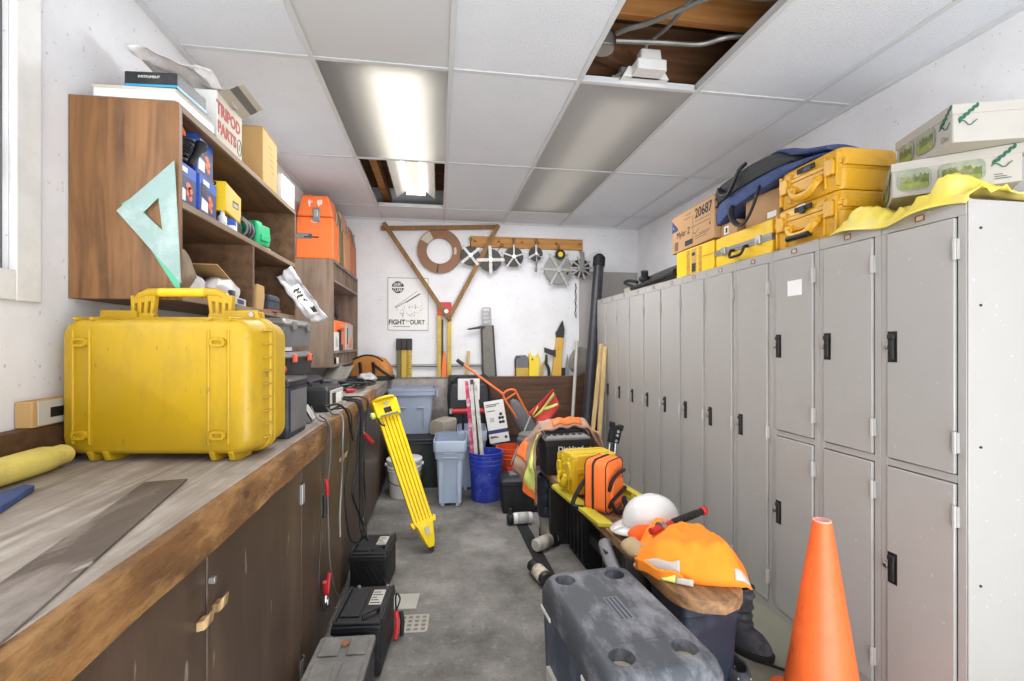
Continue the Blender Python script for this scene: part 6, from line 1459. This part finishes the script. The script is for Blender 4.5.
# hard hat, hi-vis shirt, rubber-handled tool
t = thing('hard_hat', 'white hard hat resting on the bench beside the orange shirt', 'hard hat', (.952, 2.01, BT + .040), R(186))
rings = []
for z, q in ((.0, 1.0), (.02, .995), (.05, .965), (.08, .89), (.105, .77), (.125, .60), (.138, .40), (.144, .20), (.146, .04)):
    rings.append([(.128 * q * math.cos(a) * (1.03 if math.cos(a) > 0 else 1), .106 * q * math.sin(a), z * .88) for a in [2 * PI * i / 36 for i in range(36)]])
M().loft(rings, False, True).build('shell', W['hat'], t, solid=.004, angle=60)
br = []
for i in range(37):
    a = 2 * PI * i / 36; c_, s_ = math.cos(a), math.sin(a); e_ = .012 + .055 * max(0, c_) ** 1.5
    br.append(((.128 * c_ * 1.0, .106 * s_, .004), ((.128 + e_) * c_, (.106 + e_ * .55) * s_, -.004 - .010 * max(0, c_))))
M().loft([[b2[0] for b2 in br], [b2[1] for b2 in br]], False, False, closed=False).build('brim', W['hat'], t, solid=.004, angle=60)
k = M(); 
for y in (-.018, .018): k.tube([(-.118, y * .9, .040), (-.08, y, .098), (0, y, .129), (.08, y, .100), (.122, y * .9, .044)], .004, n=6)
k.build('crest_ridge', W['hat'], t)
k = M()
for a in (60, 100, 140, -60, -100, -140): k.cyl((.124 * math.cos(R(a)), .1025 * math.sin(R(a)), .020), (.132 * math.cos(R(a)), .109 * math.sin(R(a)), .020), .006, n=10)
k.build('rivet_hole', W['iron'], t)
M().loft([[(.108 * math.cos(a), .090 * math.sin(a), z) for a in [2 * PI * i / 24 for i in range(24)]] for z in (-.036, .02)], False, False).build('headband', W['black'], t, solid=.004)
SH = [(.735, 1.725), (.905, 1.515), (1.165, 1.575), (1.205, 1.90), (.845, 1.92)]
def shirt_pt(u, v):
    A, B, C_, D = Vector((.735, 1.70, 0)), Vector((1.085, 1.50, 0)), Vector((1.195, 1.83, 0)), Vector((.85, 1.925, 0))
    p = A.lerp(B, u).lerp(D.lerp(C_, u), v); bz = math.sin(PI * u) * (1 - v); p = Vector((p.x - .02 * bz + .03 * math.sin(PI * v) * u, p.y - .045 * bz, 0))
    e_ = min(1, 5 * min(u, 1 - u)) * min(1, 5 * min(v, 1 - v)); e_ = e_ ** .5
    n_ = noise.noise(Vector((p.x * 9, p.y * 5, 2))) * .022 + noise.noise(Vector((p.x * 20 + p.y * 12, p.y * 10 - p.x * 8, 5))) * .022 + .022 * abs(noise.noise(Vector((p.x * 9 - p.y * 16, p.x * 3, 7))))
    z = BT + .006 + e_ * (.075 + .030 * math.sin(PI * (u * .8 + v * .4 - .15)) + n_)
    bulge = 1 + .05 * math.sin(u * PI) * (v - .5)
    z -= .55 * max(0, p.x - 1.06) 
    return (p.x, p.y * 1.0 + .03 * math.sin(PI * v) * (u - .5) * bulge, z)
t = thing('hivis_shirt', 'folded orange hi-vis shirt piled on the near end of the bench', 'shirt', (.98, 1.72, BT))
sb = M().grid(40, 36, shirt_pt); sb.grid(8, 8, lambda u, v: (shirt_pt(u, v)[0] * .985 + .0146, shirt_pt(u, v)[1] * .985 + .0258, BT + .002))
sb.build('cloth', W['orfab'], t, w=True, solid=.006, angle=120)
sof = lambda d: (lambda u, v: (shirt_pt(u, v)[0] - .002, shirt_pt(u, v)[1] - .002, shirt_pt(u, v)[2] + d))
M().grid(26, 4, lambda u, v: sof(.006)(.0 + .40 * u, .0 + .055 * v)).build('reflective_band', W['silver'], t, w=True, solid=.003, angle=120)
M().grid(6, 22, lambda u, v: sof(.006)(.86 + .13 * u, .005 + .06 * v)).build('reflective_band', W['silver'], t, w=True, solid=.003, angle=120)
M().grid(14, 8, lambda u, v: (.738 + .13 * u - .012 * v, 1.682 - .115 * u - .030 * math.sin(PI * u) - .012 * v, BT + .004 + .050 * v * (1 - .3 * u) + .006 * math.sin(u * 11))).build('sleeve_lining', W['orfab'], t, w=True, solid=.006, angle=120)
M().grid(6, 6, lambda u, v: (.792 + .04 * u, 1.594 - .030 * u, BT + .005 + .036 * v)).build('lime_lining', W['lime'], t, w=True, solid=.005, angle=120)
M().grid(4, 4, lambda u, v: (.832 + .05 * u, 1.563 - .032 * u, BT + .004 + .022 * v)).build('pale_lining', W['silver'], t, w=True, solid=.005, angle=120)
k = M().tube([(.80, 1.885, BT + .03), (.84, 1.87, BT + .055), (.90, 1.865, BT + .075), (.96, 1.87, BT + .07), (1.02, 1.90, BT + .05)], lambda q: .030 + .008 * math.sin(q * 9), n=12, flat=.8); k.jitter(.006, 25, 6)
tag(k.build('orange_glove', mat('deep_orange_cloth', '#f0611c', .85, var=.12)), 'rumpled deep orange cloth between the hard hat and the shirt', 'cloth')
t = thing('claw_tool', 'tool with ribbed black grip and red end lying across the orange shirt', 'tool', (1.0, 1.80, BT + .09))
a, b_ = Vector((.835, 1.765, BT + .108)), Vector((1.130, 1.885, BT + .132)); d = b_ - a
M().cyl(a, a + d * .40, .014, .012, n=14).build('red_shaft', W['red'], t, w=True)
M().cyl(a + d * .38, b_, .013, .014, n=14).build('black_grip', W['rubber'], t, w=True)
k = M()
for i in range(9): k.cyl(a + d * (.42 + .055 * i), a + d * (.445 + .055 * i), .016, n=14)
k.build('grip_rib', W['iron'], t, w=True)
M().cyl(b_ - d * .03, b_ + d * .05, .020, .019, n=16).build('red_end', W['red'], t, w=True, bev=.006)
M().cyl(a + d * .15, a + d * .22, .024, n=12).build('steel_collar', W['chrome'], t, w=True)
b = M().ball((.775, 1.79, BT + .035), (.045, .06, .035), 16, 10); b.jitter(.012, 26, 4, BT + .001)
tag(b.build('work_glove', mat('pale_glove', '#b39b76', .9, var=.15)), 'pale worn glove under the brim of the hard hat', 'glove')

# boots and shoes by the lockers
def shoe_thing(label, loc, rz, **kw):
    t = thing('boot' if not kw.get('low') else 'shoe', label, 'boot' if not kw.get('low') else 'shoe', loc, 0)
    boot(t, W['rubber'], kw.pop('up'), kw.pop('sh'), rz=rz, **kw); return t
W['bootg'] = mat('grey_boot_leather', '#3a3b41', .8, var=.2, vs=14, dirt='#77767a', da=.5, ds=14)
bt = shoe_thing('grey lace-up boot with tall slouched shaft and black sock in it by the lockers', (1.272, 1.87, 0), R(-62), up=W['bootg'], sh=W['bootg'], L_=.245, W_=.115, hs=.265)
k = M().ball((0, 0, .282), (.055, .05, .07), 16, 10); k.jitter(.012, 24, 3); k.build('black_sock', W['black'], bt)
M().at((-.02, -.052, .30), 0).bb(-.018, .012, -.004, .0, -.02, .014).build('sock_label', W['paper'], bt)
shoe_thing('low grey shoe farther from the camera, behind the cooler corner', (1.105, 1.72, 0), R(-108), up=W['bootg'], sh=W['iron'], L_=.26, W_=.10, low=True)
shoe_thing('low grey laced shoe closest to the camera beside the cooler', (1.085, 1.59, 0), R(-100), up=W['bootg'], sh=W['mgrey'], L_=.26, W_=.10, low=True)
tag(M().tube([(1.30, 1.74, .006), (1.38, 1.67, .006), (1.47, 1.62, .006), (1.58, 1.64, .006), (1.60, 1.70, .006)], .005).tube([(1.32, 1.98, .005), (1.40, 1.95, .006), (1.45, 2.02, .006), (1.50, 2.10, .005)], .004).build('bootlace', W['black']), 'dark lace trailing over the floor from the boots to the lockers', 'lace')

# bottles and dark strip on the floor
def bottle(label, loc, rz, body, r=.040, L_=.185, top='dark', band=None):
    t = thing('drink_bottle', label, 'bottle', loc, rz, 'bottles lying on the floor')
    t.rotation_euler = (0, R(90), rz)
    M().lathe([(r * .85, -.0), (r, .008), (r, L_ * .68), (r * .92, L_ * .74), (r * .80, L_ * .76)], 22).build('body', body, t)
    M().lathe([(r * .86, L_ * .755), (r * .9, L_ * .77), (r * .9, L_ * .95), (r * .7, L_)], 22).build('cap', W[top], t)
    if band: M().lathe([(r + .0012, L_ * .16), (r + .0012, L_ * .60)], 22, c0=False, c1=False).build('label_band', band, t, solid=.0008)
    return t
W['labelmix'] = mat('printed_label', '#cfc4ae', .6, var=.2, vs=40, dirt='#6a2a3c', da=.7, ds=30)
t = bottle('white bottle with dark cap lying across the floor strip', (.675, 3.36, .042), R(180), W['white'], top='dark', band=W['silver'])
M().bb(-.075, -.03, -.012, .012, .15, .172).build('cap_loop', W['dark'], t, bev=.003)
bottle('grey white bottle with black cap lying near the bench crates', (.600, 2.885, .042), R(36), W['silver'], top='black', band=W['cream'])
bottle('dark bottle with printed label lying at the back corner of the cooler', (.575, 2.455, .040), R(103), W['iron'], r=.038, L_=.20, top='black', band=W['labelmix'])
tag(M().prism([(.555, 3.40), (.635, 3.40), (.655, 2.45), (.575, 2.45)], 'Z', .0, .004).build('floor_strip', W['black']), 'dark flat strip lying on the concrete from the white bottle to the cooler', 'strip')
tag(M().bb(.80, .86, 3.0, 3.06, 0, .05).build('small_block', W['steel'], bev=.004), 'small grey metal block beside the boot on the floor', 'block')

# ------------------------------------------------------------------ cooler in the foreground
t = thing('cooler', 'big dusty slate grey cooler with four cup holders in its lid', 'cooler', (.548, 1.375, 0), R(5))
cw, cl = .335, .575
M().rloft([(.0, cw - .05, cl - .05, .03), (.02, cw - .035, cl - .035, .035), (.36, cw - .01, cl - .01, .04), (.385, cw - .005, cl - .005, .04)], n=5).build('body', W['coolerside'], t, bev=.003)
lid = M().rloft([(.388, cw, cl, .045), (.44, cw + .002, cl + .002, .045), (.470, cw - .018, cl - .018, .045), (.484, cw - .040, cl - .040, .045), (.487, cw - .055, cl - .055, .045)], n=6).build('lid', W['cooler'], t, bev=.004)
cups = [(-.094, -.200), (.088, -.204), (-.097, .212), (.086, .210)]
me_cut = M()
for x, y in cups: me_cut.cyl((x, y, .452), (x, y, .52), .033, .037, n=32)
# carve the four cup holders and a shallow middle tray out of the lid, then drop the cutter
ct = me_cut.build('cutter', W['cooler'], t)
bo = lid.modifiers.new('cups', 'BOOLEAN'); bo.object = ct; bo.operation = 'DIFFERENCE'; bo.solver = 'EXACT'
bpy.context.view_layer.update()
me_new = bpy.data.meshes.new_from_object(lid.evaluated_get(bpy.context.evaluated_depsgraph_get()))
lid.modifiers.clear(); lid.data = me_new; me_new.set_sharp_from_angle(angle=R(30))
bpy.data.objects.remove(ct)
for i, (x, y) in enumerate(cups):
    M().lathe([(.0318, .4525), (.0325, .4545)], 24, c=(x, y)).build('cup_base', W['sand'] if i < 2 else W['cooler'], t)
k = M()
k.bb(-.022, .026, -.055, .075, .486, .4888)
k.build('name_plate', W['mgrey'], t, bev=.002)
k = M()
for i in range(3): k.bb(-.016 + .014 * i, -.010 + .014 * i, -.048, .068, .4886, .490)
k.build('plate_lettering', W['coolerside'], t)
M().bb(-.10, .10, -.150, -.147, .4865, .4878).build('moulded_line', W['cooler'], t)
for y0, y1 in ((.17, .265), (-.23, -.10)): M().bb(-cw / 2 - .001, -cw / 2 + .004, y0, y1, .372, .386).build('white_hinge', W['white'], t, bev=.002)
M().bb(-cw / 2 - .002, -cw / 2 + .012, -.02, .20, .04, .21).build('side_label', W['silver'], t)
for i in range(4): M().bb(-cw / 2 - .0032, -cw / 2 - .001, -.0, .15 - .03 * (i % 2), .06 + .035 * i, .078 + .035 * i).build('label_print', W['ink'], t)
for s in (-1, 1):
    M().tube([(-.09, s * (cl / 2 - .0), .30), (-.085, s * (cl / 2 + .03), .285), (.085, s * (cl / 2 + .03), .285), (.09, s * (cl / 2), .30)], .012).build('handle', W['coolerside'], t)

# ------------------------------------------------------------------ traffic cone
t = thing('traffic_cone', 'scuffed orange traffic cone standing before the lockers', 'cone', (1.275, 1.405, 0), R(42))
M().rloft([(.0, .36, .36, .04), (.022, .36, .36, .04), (.030, .33, .33, .04)]).build('base', W['cone'], t, bev=.004)
M().lathe([(.134, .030), (.130, .045), (.1245, .06), (.0285, .702), (.0265, .709), (.021, .709), (.020, .695), (.112, .06)], 40).build('cone', W['cone'], t)
M().lathe([(.0284, .692), (.0272, .7095), (.0205, .7098), (.0200, .692)], 32).build('worn_rim', mat('worn_pink', '#e0a59a', .7, var=.15), t)
